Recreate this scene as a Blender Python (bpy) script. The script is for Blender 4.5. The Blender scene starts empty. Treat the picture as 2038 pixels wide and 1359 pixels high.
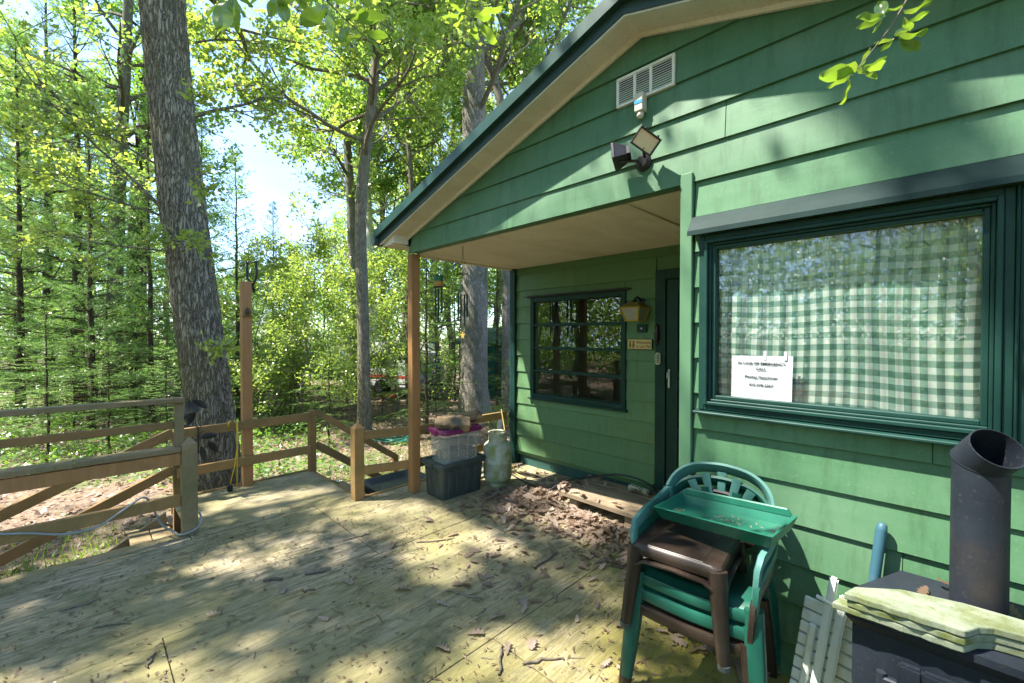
import bpy, bmesh, math, random
import numpy as np
from mathutils import Vector, Matrix, Quaternion

# ------------------------------------------------------------------ camera, sky, sun, exposure
S = bpy.context.scene
C = S.collection
cam_d = bpy.data.cameras.new('camera'); cam = bpy.data.objects.new('camera', cam_d); C.objects.link(cam)
cam.location = (0, 0, 1.58)
cam.rotation_euler = (math.radians(90 - 0.84), 0, math.radians(45))
cam_d.sensor_width = 36; cam_d.lens = 15.10; cam_d.clip_start = 0.05; cam_d.clip_end = 600
S.camera = cam
SUN = Vector((0.20, 0.25, -0.53)).normalized()            # the way sunlight travels
W = bpy.data.worlds.new('World'); S.world = W; W.use_nodes = True
wn = W.node_tree; bg = wn.nodes['Background']
sky = wn.nodes.new('ShaderNodeTexSky'); sky.sky_type = 'NISHITA'; sky.sun_disc = False
sky.sun_elevation = math.asin(-SUN.z); sky.sun_rotation = math.atan2(-SUN.x, -SUN.y)
sky.air_density = 0.7; sky.dust_density = 0.4; sky.ozone_density = 3.0
tc = wn.nodes.new('ShaderNodeTexCoord'); mp = wn.nodes.new('ShaderNodeMapping'); mp.inputs['Scale'].default_value = (1.2, 1.2, 3.5)
cn = wn.nodes.new('ShaderNodeTexNoise'); cn.inputs['Scale'].default_value = 1.9; cn.inputs['Detail'].default_value = 7
cr = wn.nodes.new('ShaderNodeValToRGB'); cr.color_ramp.elements[0].position = 0.47; cr.color_ramp.elements[1].position = 0.72
cr.color_ramp.elements[1].color = (0.75, 0.75, 0.75, 1)
cm = wn.nodes.new('ShaderNodeMix'); cm.data_type = 'RGBA'; cm.inputs[7].default_value = (1.05, 1.15, 1.3, 1)
wn.links.new(tc.outputs['Generated'], mp.inputs[0]); wn.links.new(mp.outputs[0], cn.inputs[0]); wn.links.new(cn.outputs[0], cr.inputs[0])
wn.links.new(cr.outputs[0], cm.inputs[0]); wn.links.new(sky.outputs[0], cm.inputs[6]); wn.links.new(cm.outputs[2], bg.inputs[0])
bg.inputs[1].default_value = 0.118
sd = bpy.data.lights.new('sun', 'SUN'); sun = bpy.data.objects.new('sun', sd); C.objects.link(sun)
sd.energy = 3.0; sd.angle = math.radians(0.7); sd.color = (1.0, 0.94, 0.84)
sun.rotation_euler = SUN.to_track_quat('-Z', 'Y').to_euler(); sun.location = (-8, -10, 20)
S.view_settings.view_transform = 'Standard'; S.view_settings.look = 'None'
S.view_settings.exposure = 2.6; S.view_settings.gamma = 1.0
cy = S.cycles
cy.max_bounces = 9; cy.diffuse_bounces = 6; cy.glossy_bounces = 3; cy.transmission_bounces = 6; cy.transparent_max_bounces = 8
cy.use_denoising = True; cy.sample_clamp_indirect = 6.0; cy.caustics_reflective = False; cy.caustics_refractive = False

# ------------------------------------------------------------------ helpers
R = random.Random(7)
def tag(o, label, cat, group=None, kind=None):
    if label: o['label'] = label
    if cat: o['category'] = cat
    if group: o['group'] = group
    if kind: o['kind'] = kind
    return o
def thing(name, label, cat, loc=(0, 0, 0), rz=0, group=None, rot=None):
    o = bpy.data.objects.new(name, None); C.objects.link(o); o.empty_display_size = 0.1
    o.location = loc; o.rotation_euler = rot if rot else (0, 0, rz)
    return tag(o, label, cat, group)
def link(name, me, m, parent=None):
    o = bpy.data.objects.new(name, me); C.objects.link(o)
    if m is not None and not me.materials:
        me.materials.append(M[m] if isinstance(m, str) else m)
    if parent: o.parent = parent
    return o
def copy_tree(o, parent=None):
    c = o.copy(); C.objects.link(c); c.parent = parent
    for ch in list(o.children): copy_tree(ch, c)
    return c
class MB:
    """collects shapes in one bmesh; build() links them as one mesh object"""
    def __init__(s): s.bm = bmesh.new()
    def hexa(s, p, bev=0):
        vs = [s.bm.verts.new(q) for q in p]
        fs = [s.bm.faces.new([vs[i] for i in f]) for f in ((0, 3, 2, 1), (4, 5, 6, 7), (0, 1, 5, 4), (1, 2, 6, 5), (2, 3, 7, 6), (3, 0, 4, 7))]
        if bev:
            es = list({e for f in fs for e in f.edges})
            bmesh.ops.bevel(s.bm, geom=es, offset=bev, segments=1 if bev < .006 else 2, affect='EDGES', clamp_overlap=True)
        return s
    def box(s, x0, x1, y0, y1, z0, z1, bev=0, mat=None):
        p = [(x0, y0, z0), (x1, y0, z0), (x1, y1, z0), (x0, y1, z0), (x0, y0, z1), (x1, y0, z1), (x1, y1, z1), (x0, y1, z1)]
        if mat is not None: p = [mat @ Vector(q) for q in p]
        return s.hexa(p, bev)
    def bar(s, a, b, w, h, up=(0, 0, 1), bev=0):
        """a rectangular bar from a to b: w across, h along up"""
        a = Vector(a); b = Vector(b); d = (b - a).normalized(); u = Vector(up)
        x = d.cross(u); x = x.normalized() if x.length > 1e-6 else Vector((1, 0, 0)); u = x.cross(d)
        p = []
        for e in (a, b):
            p += [e - x * w / 2 - u * h / 2, e + x * w / 2 - u * h / 2, e + x * w / 2 + u * h / 2, e - x * w / 2 + u * h / 2]
        return s.hexa(p, bev)
    def tube(s, pts, rad, n=8, cap=True, sq=None, up=None):
        """swept tube; sq=(w,h) makes a rounded flat section"""
        pts = [Vector(p) for p in pts]; k = len(pts); rings = []
        rad = rad if hasattr(rad, '__len__') else [rad] * k
        nrm = None
        for i, p in enumerate(pts):
            d = (pts[min(i + 1, k - 1)] - pts[max(i - 1, 0)]).normalized()
            if nrm is None:
                r = Vector(up) if up else (Vector((0, 0, 1)) if abs(d.z) < .9 else Vector((1, 0, 0)))
                nrm = (r - d * r.dot(d)).normalized()
            else:
                nrm = nrm - d * nrm.dot(d); nrm = nrm.normalized() if nrm.length > 1e-6 else d.orthogonal().normalized()
            bi = d.cross(nrm)
            ring = []
            for j in range(n):
                t = 2 * math.pi * (j + .5) / n; ca, sa = math.cos(t), math.sin(t)
                if sq:
                    ca = math.copysign(abs(ca) ** .45, ca) * sq[0]; sa = math.copysign(abs(sa) ** .45, sa) * sq[1]
                ring.append(s.bm.verts.new(p + (bi * ca + nrm * sa) * rad[i]))
            rings.append(ring)
        for a, b in zip(rings, rings[1:]):
            for j in range(n): s.bm.faces.new((a[j], a[(j + 1) % n], b[(j + 1) % n], b[j]))
        if cap:
            s.bm.faces.new(rings[0][::-1]); s.bm.faces.new(rings[-1])
        return s
    def lathe(s, prof, n=24, c=(0, 0, 0), cap=True):
        rings = [[s.bm.verts.new((c[0] + r * math.cos(2 * math.pi * j / n), c[1] + r * math.sin(2 * math.pi * j / n), c[2] + z)) for j in range(n)] for r, z in prof]
        for a, b in zip(rings, rings[1:]):
            for j in range(n): s.bm.faces.new((a[j], a[(j + 1) % n], b[(j + 1) % n], b[j]))
        if cap:
            s.bm.faces.new(rings[0][::-1]); s.bm.faces.new(rings[-1])
        return s
    def prism(s, poly, h, axis='z', o=0.0, mat=None):
        """polygon extruded by h"""
        def P(u, v, w):
            q = {'z': (u, v, w), 'y': (u, w, v), 'x': (w, u, v)}[axis]
            return mat @ Vector(q) if mat is not None else q
        a = [s.bm.verts.new(P(u, v, o)) for u, v in poly]; b = [s.bm.verts.new(P(u, v, o + h)) for u, v in poly]; n = len(poly)
        s.bm.faces.new(a[::-1]); s.bm.faces.new(b)
        for i in range(n): s.bm.faces.new((a[i], a[(i + 1) % n], b[(i + 1) % n], b[i]))
        return s
    def face(s, pts): s.bm.faces.new([s.bm.verts.new(p) for p in pts]); return s
    def grid(s, f, nu, nv):
        v = [[s.bm.verts.new(f(i / nu, j / nv)) for j in range(nv + 1)] for i in range(nu + 1)]
        for i in range(nu):
            for j in range(nv): s.bm.faces.new((v[i][j], v[i + 1][j], v[i + 1][j + 1], v[i][j + 1]))
        return s
    def mesh(s, name, smooth=False):
        bmesh.ops.recalc_face_normals(s.bm, faces=s.bm.faces)
        me = bpy.data.meshes.new(name); s.bm.to_mesh(me); s.bm.free()
        if smooth is True: me.shade_smooth()
        elif smooth:
            me.shade_smooth(); me.set_sharp_from_angle(angle=math.radians(smooth))
        return me
    def build(s, name, m, parent=None, smooth=False, world=False):
        me = s.mesh(name, smooth)
        if world and parent:
            p = parent; off = Vector()
            while p: off += p.location; p = p.parent
            me.transform(Matrix.Translation(-off))
        return link(name, me, m, parent)
def np_mesh(name, V, F, rnd=None, smooth=False):
    """numpy verts and equal-sized faces to a mesh, with a per-face random value"""
    V = np.asarray(V, np.float32); F = np.asarray(F, np.int32); k = F.shape[1]
    me = bpy.data.meshes.new(name); me.vertices.add(len(V)); me.vertices.foreach_set('co', V.ravel())
    me.loops.add(F.size); me.loops.foreach_set('vertex_index', F.ravel())
    me.polygons.add(len(F)); me.polygons.foreach_set('loop_start', np.arange(0, F.size, k, dtype=np.int32))
    me.polygons.foreach_set('loop_total', np.full(len(F), k, np.int32))
    if rnd is not None:
        a = me.attributes.new('rnd', 'FLOAT', 'FACE'); a.data.foreach_set('value', np.asarray(rnd, np.float32))
    me.update(calc_edges=True)
    if smooth: me.shade_smooth()
    return me

def smooth_path(pts, n):
    """Catmull-Rom through points, n samples per span; points may carry a radius as 4th value"""
    P = np.array(pts, float); P = np.vstack([2 * P[0] - P[1], P, 2 * P[-1] - P[-2]]); out = []
    for i in range(1, len(P) - 2):
        for t_ in np.linspace(0, 1, n, endpoint=False):
            a, b_, c, d = P[i - 1], P[i], P[i + 1], P[i + 2]
            out.append(.5 * (2 * b_ + (c - a) * t_ + (2 * a - 5 * b_ + 4 * c - d) * t_ ** 2 + (3 * b_ - a - 3 * c + d) * t_ ** 3))
    out.append(P[-2]); return np.array(out)

# ------------------------------------------------------------------ materials (all procedural)
M = {}
def nt(name):
    m = bpy.data.materials.new(name); m.use_nodes = True; M[name] = m
    return m.node_tree, m.node_tree.nodes['Principled BSDF']
def nd(t, typ, **kw):
    n = t.nodes.new(typ)
    for k, v in kw.items():
        if k.startswith('i_'):
            key = k[2:]; n.inputs[int(key) if key.isdigit() else key].default_value = v
        else: setattr(n, k, v)
    return n
def rgb(c): return (c[0], c[1], c[2], 1)
def ramp(t, src, p0, p1, c0=(0, 0, 0), c1=(1, 1, 1)):
    r = nd(t, 'ShaderNodeValToRGB'); e = r.color_ramp.elements
    e[0].position = p0; e[1].position = p1; e[0].color = rgb(c0); e[1].color = rgb(c1); t.links.new(src, r.inputs[0]); return r.outputs[0]
def mix(t, fac, a, b, mode='MIX'):
    n = nd(t, 'ShaderNodeMix', data_type='RGBA', blend_type=mode)
    for i, v in ((0, fac), (6, a), (7, b)):
        if isinstance(v, (int, float)): n.inputs[i].default_value = v
        elif isinstance(v, tuple): n.inputs[i].default_value = rgb(v)
        else: t.links.new(v, n.inputs[i])
    return n.outputs[2]
def coords(t, scale=(1, 1, 1), kind='Object', shift=False):
    c = nd(t, 'ShaderNodeTexCoord'); mpn = nd(t, 'ShaderNodeMapping'); mpn.inputs['Scale'].default_value = scale
    t.links.new(c.outputs[kind], mpn.inputs[0])
    if shift:
        oi = nd(t, 'ShaderNodeObjectInfo'); vm = nd(t, 'ShaderNodeVectorMath', operation='SCALE'); vm.inputs[0].default_value = (37, 53, 71)
        t.links.new(oi.outputs['Random'], vm.inputs['Scale']); t.links.new(vm.outputs[0], mpn.inputs['Location'])
    return mpn.outputs[0]
def noise(t, co, scale, detail=5, rough=.6, dist=0):
    n = nd(t, 'ShaderNodeTexNoise'); n.inputs['Scale'].default_value = scale; n.inputs['Detail'].default_value = detail
    n.inputs['Roughness'].default_value = rough; n.inputs['Distortion'].default_value = dist
    t.links.new(co, n.inputs['Vector']); return n.outputs[0]
def bump(t, b, h, s, d=.02):
    n = nd(t, 'ShaderNodeBump'); n.inputs['Strength'].default_value = s; n.inputs['Distance'].default_value = d
    t.links.new(h, n.inputs['Height']); t.links.new(n.outputs[0], b.inputs['Normal'])
def surf(name, c1, c2, scale=6, stretch=(1, 1, 1), lo=.35, hi=.65, rough=.6, bmp=.15, bd=.01, spec=.4, stain=None, sscale=1.5, slo=.55, shi=.75,
         fine=None, var=.0, metal=0.0, shift=True, grime=None):
    """c1/c2 broken up by noise; stain: a third colour in blotches; fine: small speckle colour; var: value change per object"""
    t, b = nt(name); co = coords(t, stretch, shift=shift)
    n1 = noise(t, co, scale, 7, .65)
    col = mix(t, ramp(t, n1, lo, hi), c1, c2)
    if stain: col = mix(t, ramp(t, noise(t, coords(t, shift=shift), sscale, 6, .6, .3), slo, shi), col, stain)
    if fine: col = mix(t, ramp(t, noise(t, coords(t), 90, 3), .6, .75), col, fine)
    if grime: col = mix(t, ramp(t, noise(t, coords(t, (1, 1, .16)), 13, 8, .72), .50, .78), col, grime)
    if var:
        oi = nd(t, 'ShaderNodeObjectInfo'); mr = nd(t, 'ShaderNodeMapRange'); mr.inputs[3].default_value = 1 - var; mr.inputs[4].default_value = 1 + var
        t.links.new(oi.outputs['Random'], mr.inputs[0])
        hs = nd(t, 'ShaderNodeHueSaturation'); t.links.new(mr.outputs[0], hs.inputs['Value']); t.links.new(col, hs.inputs['Color']); col = hs.outputs[0]
    t.links.new(col, b.inputs['Base Color']); b.inputs['Roughness'].default_value = rough; b.inputs['Metallic'].default_value = metal
    b.inputs['Specular IOR Level'].default_value = spec
    if bmp: bump(t, b, n1, bmp, bd)
    return t, b
# painted clapboard, trim, soffits
surf('siding', (.060, .155, .074), (.078, .182, .092), 3.0, (.35, 1, 3), rough=.5, bmp=.25, bd=.004, stain=(.13, .225, .14), sscale=2.0, slo=.48, shi=.85, var=.08, grime=(.042, .095, .042), fine=(.12, .215, .135))  # stain is chalky weathering, kept paler to put sun glare into the colour
surf('siding_porch', (.085, .180, .078), (.108, .208, .095), 3.0, (.35, 1, 3), rough=.55, bmp=.25, bd=.004, stain=(.125, .19, .07), sscale=1.6, slo=.55, shi=.85, var=.07, grime=(.078, .135, .05))  # same paint as the front siding, colour kept lighter to lift the porch shade
surf('trim', (.0065, .034, .027), (.011, .045, .036), 7, (1, 1, 1), rough=.45, spec=.22, bmp=.12, bd=.003, stain=(.016, .052, .043), sscale=4, var=.05)
surf('corner_paint', (.078, .175, .092), (.098, .205, .115), 6, (1, 1, .3), rough=.5, bmp=.2, bd=.003)
surf('metal_green', (.013, .050, .040), (.020, .064, .053), 9, rough=.38, bmp=.08, bd=.002, stain=(.045, .09, .08), sscale=14, slo=.62, shi=.8)
surf('metal_grey', (.030, .060, .062), (.042, .076, .078), 9, rough=.35, bmp=.08, bd=.002)
surf('hood_metal', (.006, .022, .020), (.010, .029, .027), 9, rough=.6, spec=.15, bmp=.08, bd=.002)
surf('vent_white', (.66, .64, .55), (.72, .70, .62), 9, rough=.6, bmp=.05)
surf('soffit', (.66, .59, .47), (.76, .69, .57), 5, (1, .3, 1), rough=.8, bmp=.2, bd=.003, stain=(.55, .47, .36), sscale=1.2, slo=.52, shi=.85, fine=(.30, .24, .17))
surf('white_trim', (.62, .60, .52), (.70, .68, .61), 6, rough=.6, bmp=.1, stain=(.42, .38, .28), sscale=5, slo=.6, shi=.8)
surf('interior', (.10, .075, .05), (.13, .10, .07), 3, rough=.9, bmp=0)
surf('skirting', (.018, .07, .06), (.03, .09, .075), 5, rough=.7, bmp=.2)
# timber
surf('rail_wood', (.27, .155, .055), (.34, .20, .08), 5, (1, 1, 1), rough=.75, bmp=.3, bd=.004, stain=(.16, .13, .05), sscale=3.2, slo=.45, shi=.75, fine=(.13, .08, .03), var=.14)
surf('post_wood', (.33, .165, .060), (.41, .21, .085), 4, (6, 6, .35), rough=.65, bmp=.3, bd=.003, stain=(.25, .135, .05), sscale=2.5, var=.06)
surf('grey_wood', (.24, .175, .09), (.31, .235, .13), 5, (1, 1, 1), rough=.85, bmp=.35, bd=.004, stain=(.16, .14, .06), sscale=2.5, slo=.45, shi=.7, fine=(.10, .08, .05), var=.12)
surf('step_wood', (.20, .15, .095), (.28, .215, .145), 5, (.4, 5, 3), rough=.8, bmp=.3, bd=.004, stain=(.14, .11, .075), sscale=3, var=.12)
surf('fire_wood', (.20, .135, .07), (.34, .24, .14), 8, (.4, 3, 3), rough=.85, bmp=.6, bd=.01, stain=(.10, .085, .07), sscale=7, slo=.5, shi=.62)
surf('stick', (.11, .085, .06), (.22, .18, .14), 30, rough=.9, bmp=.5, bd=.004, var=.3)
# plastics, metals, small stuff
surf('bin_grey', (.040, .052, .052), (.055, .068, .066), 8, rough=.5, bmp=.05, stain=(.09, .10, .08), sscale=6, slo=.5, shi=.9, fine=(.12, .12, .10))
surf('purple_lid', (.16, .018, .085), (.20, .03, .11), 6, rough=.4, bmp=.05, stain=(.24, .12, .14), sscale=5, slo=.55, shi=.9)
surf('tank_paint', (.42, .44, .36), (.50, .51, .44), 4, rough=.55, bmp=.15, bd=.003, stain=(.25, .28, .11), sscale=6.5, slo=.42, shi=.62, fine=(.10, .115, .04))
surf('galv', (.42, .43, .43), (.52, .53, .53), 12, rough=.4, bmp=.05, metal=.7)
surf('green_plastic', (.007, .070, .048), (.011, .085, .058), 5, rough=.42, bmp=.04, stain=(.03, .11, .082), sscale=7, slo=.5, shi=.9)
surf('green_faded', (.042, .145, .118), (.068, .185, .155), 4, rough=.5, bmp=.06, bd=.002, stain=(.012, .085, .062), sscale=3.2, slo=.5, shi=.72, fine=(.13, .24, .21))
surf('tray_green', (.008, .095, .058), (.012, .115, .072), 5, rough=.38, bmp=.04, stain=(.02, .14, .095), sscale=6, slo=.5, shi=.9)
surf('brown_plastic', (.026, .017, .012), (.036, .024, .018), 9, rough=.36, bmp=.08, bd=.002, stain=(.05, .04, .03), sscale=5, slo=.5, shi=.85, fine=(.06, .05, .036))
surf('stove_iron', (.013, .017, .024), (.019, .024, .033), 6, rough=.45, spec=.22, bmp=.1, bd=.002, stain=(.045, .034, .026), sscale=2.6, slo=.55, shi=.85, fine=(.05, .047, .043))
surf('black_metal', (.012, .012, .013), (.022, .022, .024), 8, rough=.42, bmp=.05)
surf('slab', (.15, .175, .115), (.215, .245, .175), 9, (1, 3, 1), rough=.85, bmp=.5, bd=.008, stain=(.10, .12, .035), sscale=9, slo=.5, shi=.66, fine=(.10, .09, .035))
surf('white_paint', (.58, .62, .57), (.68, .72, .66), 7, (1, 1, .3), rough=.6, bmp=.15, bd=.002, stain=(.36, .38, .30), sscale=5, slo=.55, shi=.8)
surf('blue_paint', (.022, .075, .105), (.035, .10, .135), 8, rough=.5, bmp=.2, bd=.003, stain=(.14, .11, .06), sscale=9, slo=.56, shi=.66)
surf('chime', (.010, .030, .025), (.016, .042, .035), 8, rough=.35, bmp=0)
surf('brass', (.38, .22, .05), (.46, .29, .08), 8, rough=.5, bmp=.05)
surf('yellow', (.62, .42, .03), (.72, .52, .05), 10, rough=.5, bmp=0)
surf('rope', (.55, .36, .13), (.62, .43, .18), 40, rough=.8, bmp=.2)
surf('cord_black', (.012, .014, .016), (.02, .022, .024), 10, rough=.5, bmp=0)
surf('cord_grey', (.26, .28, .28), (.34, .36, .36), 10, rough=.5, bmp=0)
surf('hose', (.02, .16, .11), (.03, .22, .16), 10, rough=.4, bmp=0)
surf('paper', (.40, .42, .44), (.45, .475, .49), 3, rough=.8, bmp=.25, bd=.004, spec=.2)
surf('ink', (.02, .02, .022), (.025, .025, .03), 3, rough=.8, bmp=0)
surf('sign_wood', (.62, .42, .17), (.68, .48, .21), 9, (1, 1, 5), rough=.6, bmp=.1)
surf('lamp_yellow', (.36, .22, .012), (.44, .29, .02), 9, rough=.45, bmp=0)
surf('frost', (.30, .27, .20), (.36, .33, .25), 6, rough=.35, bmp=.05)
surf('lamp_roof', (.15, .105, .02), (.20, .14, .03), 9, rough=.5, bmp=.1)
surf('blue_sticker', (.02, .25, .55), (.03, .28, .6), 5, rough=.4, bmp=0)
surf('cream_plastic', (.46, .44, .33), (.54, .52, .40), 8, rough=.5, bmp=.05)
surf('camper', (.55, .56, .55), (.64, .65, .64), 2, rough=.5, bmp=0, stain=(.34, .34, .30), sscale=1.5)
surf('red_paint', (.45, .03, .02), (.5, .05, .03), 5, rough=.5, bmp=0)
surf('shed_green', (.015, .10, .085), (.022, .13, .11), 3, (8, 8, .5), rough=.6, bmp=.3, bd=.01)
surf('blue_tub', (.03, .10, .16), (.05, .13, .20), 5, rough=.5, bmp=0)
surf('car_paint', (.10, .14, .22), (.12, .17, .26), 2, rough=.25, bmp=0)
surf('roof_sheet', (.028, .10, .082), (.04, .12, .10), 5, rough=.4, bmp=.05)
surf('dead_leaf', (.24, .135, .08), (.42, .28, .19), 25, rough=.75, bmp=.3, bd=.004, stain=(.15, .08, .045), sscale=11, slo=.5, shi=.7, var=.35)
surf('grass', (.10, .17, .03), (.17, .26, .05), 9, rough=.6, bmp=0)
def bark(name, c1, c2, c3, scale, zs=.28, strength=1.0, moss=(.10, .12, .05)):
    t, b = nt(name); co = coords(t, (1, 1, zs), shift=True)
    v = nd(t, 'ShaderNodeTexVoronoi', feature='DISTANCE_TO_EDGE'); v.inputs['Scale'].default_value = scale
    dn = nd(t, 'ShaderNodeTexNoise'); dn.inputs['Scale'].default_value = scale * 1.3; dn.inputs['Detail'].default_value = 5; t.links.new(co, dn.inputs[0])
    va = nd(t, 'ShaderNodeVectorMath', operation='MULTIPLY_ADD'); va.inputs[1].default_value = (.10, .10, .10); t.links.new(dn.outputs[1], va.inputs[0]); t.links.new(co, va.inputs[2])
    t.links.new(va.outputs[0], v.inputs['Vector'])
    h = ramp(t, v.outputs[0], .0, .22)
    n2 = noise(t, co, scale * 2.2, 8, .7)
    col = mix(t, n2, c2, c3); col = mix(t, ramp(t, v.outputs[0], .0, .10, (1, 1, 1), (0, 0, 0)), col, c1)
    col = mix(t, ramp(t, noise(t, coords(t, (1, 1, .6), shift=True), 2.4, 5), .5, .72), col, moss)
    t.links.new(col, b.inputs['Base Color']); b.inputs['Roughness'].default_value = .92; b.inputs['Specular IOR Level'].default_value = .15
    hh = mix(t, .35, h, n2); bump(t, b, hh, strength, .035)
bark('bark_oak', (.085, .072, .052), (.31, .265, .19), (.48, .425, .32), 25, .19, 1.0, (.26, .23, .125))
bark('bark_grey', (.09, .08, .065), (.32, .285, .235), (.50, .46, .39), 34, .16, .9, (.17, .18, .10))
bark('bark_slim', (.075, .062, .045), (.25, .215, .16), (.38, .34, .26), 30, .16, .8, (.24, .23, .15))
bark('bark_pine', (.045, .034, .025), (.11, .085, .06), (.17, .135, .10), 26, .3, .9, (.09, .10, .05))
def leafmat(name, c0, c1, t0, t1, gloss=.08):
    t, b = nt(name); out = t.nodes['Material Output']
    a = nd(t, 'ShaderNodeAttribute', attribute_name='rnd')
    df = nd(t, 'ShaderNodeBsdfDiffuse'); tr = nd(t, 'ShaderNodeBsdfTranslucent'); gl = nd(t, 'ShaderNodeBsdfGlossy'); gl.inputs['Roughness'].default_value = .35
    t.links.new(mix(t, a.outputs['Fac'], c0, c1), df.inputs[0]); t.links.new(mix(t, a.outputs['Fac'], t0, t1), tr.inputs[0])
    m1 = nd(t, 'ShaderNodeMixShader'); m1.inputs[0].default_value = .5; t.links.new(df.outputs[0], m1.inputs[1]); t.links.new(tr.outputs[0], m1.inputs[2])
    m2 = nd(t, 'ShaderNodeMixShader'); m2.inputs[0].default_value = gloss; t.links.new(m1.outputs[0], m2.inputs[1]); t.links.new(gl.outputs[0], m2.inputs[2])
    t.links.new(m2.outputs[0], out.inputs[0]); t.nodes.remove(b)
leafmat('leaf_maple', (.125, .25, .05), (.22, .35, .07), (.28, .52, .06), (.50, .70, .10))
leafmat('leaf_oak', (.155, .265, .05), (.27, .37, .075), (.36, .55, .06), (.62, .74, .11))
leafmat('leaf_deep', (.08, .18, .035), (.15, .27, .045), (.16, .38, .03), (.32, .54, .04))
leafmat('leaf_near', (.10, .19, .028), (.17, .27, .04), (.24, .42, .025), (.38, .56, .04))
leafmat('needle_pine', (.075, .165, .055), (.155, .255, .085), (.12, .27, .055), (.26, .43, .08), .05)
leafmat('needle_hemlock', (.08, .17, .045), (.18, .29, .075), (.13, .29, .04), (.30, .46, .07), .06)
leafmat('litter', (.25, .17, .115), (.56, .455, .375), (.18, .10, .05), (.38, .25, .16), .05)
leafmat('blade', (.10, .19, .025), (.20, .30, .05), (.16, .30, .02), (.32, .45, .04))
def emit_glass(name, tint=(1, 1, 1), ior=1.5, extra=0.0, rough=.0, wav=0.0, ripple=None):
    """thin pane: clear, with a mirror reflection that grows towards grazing angles"""
    t, b = nt(name); out = t.nodes['Material Output']; t.nodes.remove(b)
    tr = nd(t, 'ShaderNodeBsdfTransparent'); tr.inputs[0].default_value = rgb(tint); gl = nd(t, 'ShaderNodeBsdfGlossy'); gl.inputs['Roughness'].default_value = rough
    lw = nd(t, 'ShaderNodeLayerWeight'); lw.inputs[0].default_value = .5
    pw_ = nd(t, 'ShaderNodeMath', operation='POWER'); pw_.inputs[1].default_value = 5; t.links.new(lw.outputs['Facing'], pw_.inputs[0])
    ad = nd(t, 'ShaderNodeMath', operation='MULTIPLY_ADD', use_clamp=True); ad.inputs[1].default_value = .94 - extra; ad.inputs[2].default_value = .05 + extra; t.links.new(pw_.outputs[0], ad.inputs[0])
    if wav:
        bn = nd(t, 'ShaderNodeBump'); bn.inputs['Strength'].default_value = wav; bn.inputs['Distance'].default_value = .01
        t.links.new(noise(t, coords(t, ripple or (1, 1, 1)), 5, 4), bn.inputs['Height']); t.links.new(bn.outputs[0], gl.inputs['Normal'])
    mx = nd(t, 'ShaderNodeMixShader'); t.links.new(ad.outputs[0], mx.inputs[0]); t.links.new(tr.outputs[0], mx.inputs[1]); t.links.new(gl.outputs[0], mx.inputs[2])
    t.links.new(mx.outputs[0], out.inputs[0])
emit_glass('pane', (.92, .95, .93), 1.55, .05, .0, .02)
emit_glass('film', (.95, .97, .96), 1.5, .07, .06, .5, (2.0, 1, 9))
emit_glass('lamp_glass', (.80, .76, .60), 1.5, .06, .2)
emit_glass('flood_glass', (.92, .92, .82), 1.5, .05, .1)
emit_glass('dark_glass', (.25, .22, .2), 1.5, .05, .02)
# milky translucent plastic box
t, b = nt('clear_plastic'); out = t.nodes['Material Output']
tr = nd(t, 'ShaderNodeBsdfTransparent'); tr.inputs[0].default_value = (.9, .92, .92, 1)
b.inputs['Base Color'].default_value = (.62, .64, .62, 1); b.inputs['Roughness'].default_value = .3
mx = nd(t, 'ShaderNodeMixShader'); mx.inputs[0].default_value = .30
t.links.new(tr.outputs[0], mx.inputs[1]); t.links.new(b.outputs[0], mx.inputs[2]); t.links.new(mx.outputs[0], out.inputs[0])
# gingham cloth
t, b = nt('gingham')
ua = nd(t, 'ShaderNodeAttribute', attribute_name='cu'); va = nd(t, 'ShaderNodeAttribute', attribute_name='cv')
def stripe(src):
    m = nd(t, 'ShaderNodeMath', operation='MULTIPLY'); m.inputs[1].default_value = 1 / .053; t.links.new(src, m.inputs[0])
    f = nd(t, 'ShaderNodeMath', operation='FRACT'); t.links.new(m.outputs[0], f.inputs[0])
    g = nd(t, 'ShaderNodeMath', operation='GREATER_THAN'); g.inputs[1].default_value = .5; t.links.new(f.outputs[0], g.inputs[0]); return g.outputs[0]
sa = nd(t, 'ShaderNodeMath', operation='ADD'); t.links.new(stripe(ua.outputs['Fac']), sa.inputs[0]); t.links.new(stripe(va.outputs['Fac']), sa.inputs[1])
hv = nd(t, 'ShaderNodeMath', operation='MULTIPLY'); hv.inputs[1].default_value = .5; t.links.new(sa.outputs[0], hv.inputs[0])
gr = nd(t, 'ShaderNodeValToRGB'); gr.color_ramp.interpolation = 'CONSTANT'; e = gr.color_ramp.elements
e[0].position = 0; e[0].color = (.50, .52, .48, 1); e[1].position = .25; e[1].color = (.165, .27, .23, 1); e2 = e.new(.75); e2.color = (.022, .095, .078, 1)
t.links.new(hv.outputs[0], gr.inputs[0]); t.links.new(gr.outputs[0], b.inputs['Base Color']); b.inputs['Roughness'].default_value = .9
# weathered, mossy plywood deck; grain along Y
t, b = nt('plywood')
co = coords(t, shift=False); g = coords(t, (13, 1.3, 1), shift=True); g2 = coords(t, (42, 3.0, 1), shift=True)
gn = noise(t, g, 2.2, 9, .68, .9); gf = noise(t, g2, 2.0, 6, .7, .4)
col = mix(t, ramp(t, gn, .36, .62), (.135, .12, .072), (.43, .355, .24))
col = mix(t, ramp(t, gf, .48, .66), col, (.50, .43, .31))
moss = noise(t, co, .85, 8, .62, .4)
col = mix(t, ramp(t, moss, .40, .66), col, (.26, .232, .105))
ms2 = noise(t, co, 2.6, 8, .7, .5)
col = mix(t, ramp(t, ms2, .52, .74), col, (.165, .17, .085))
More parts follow.
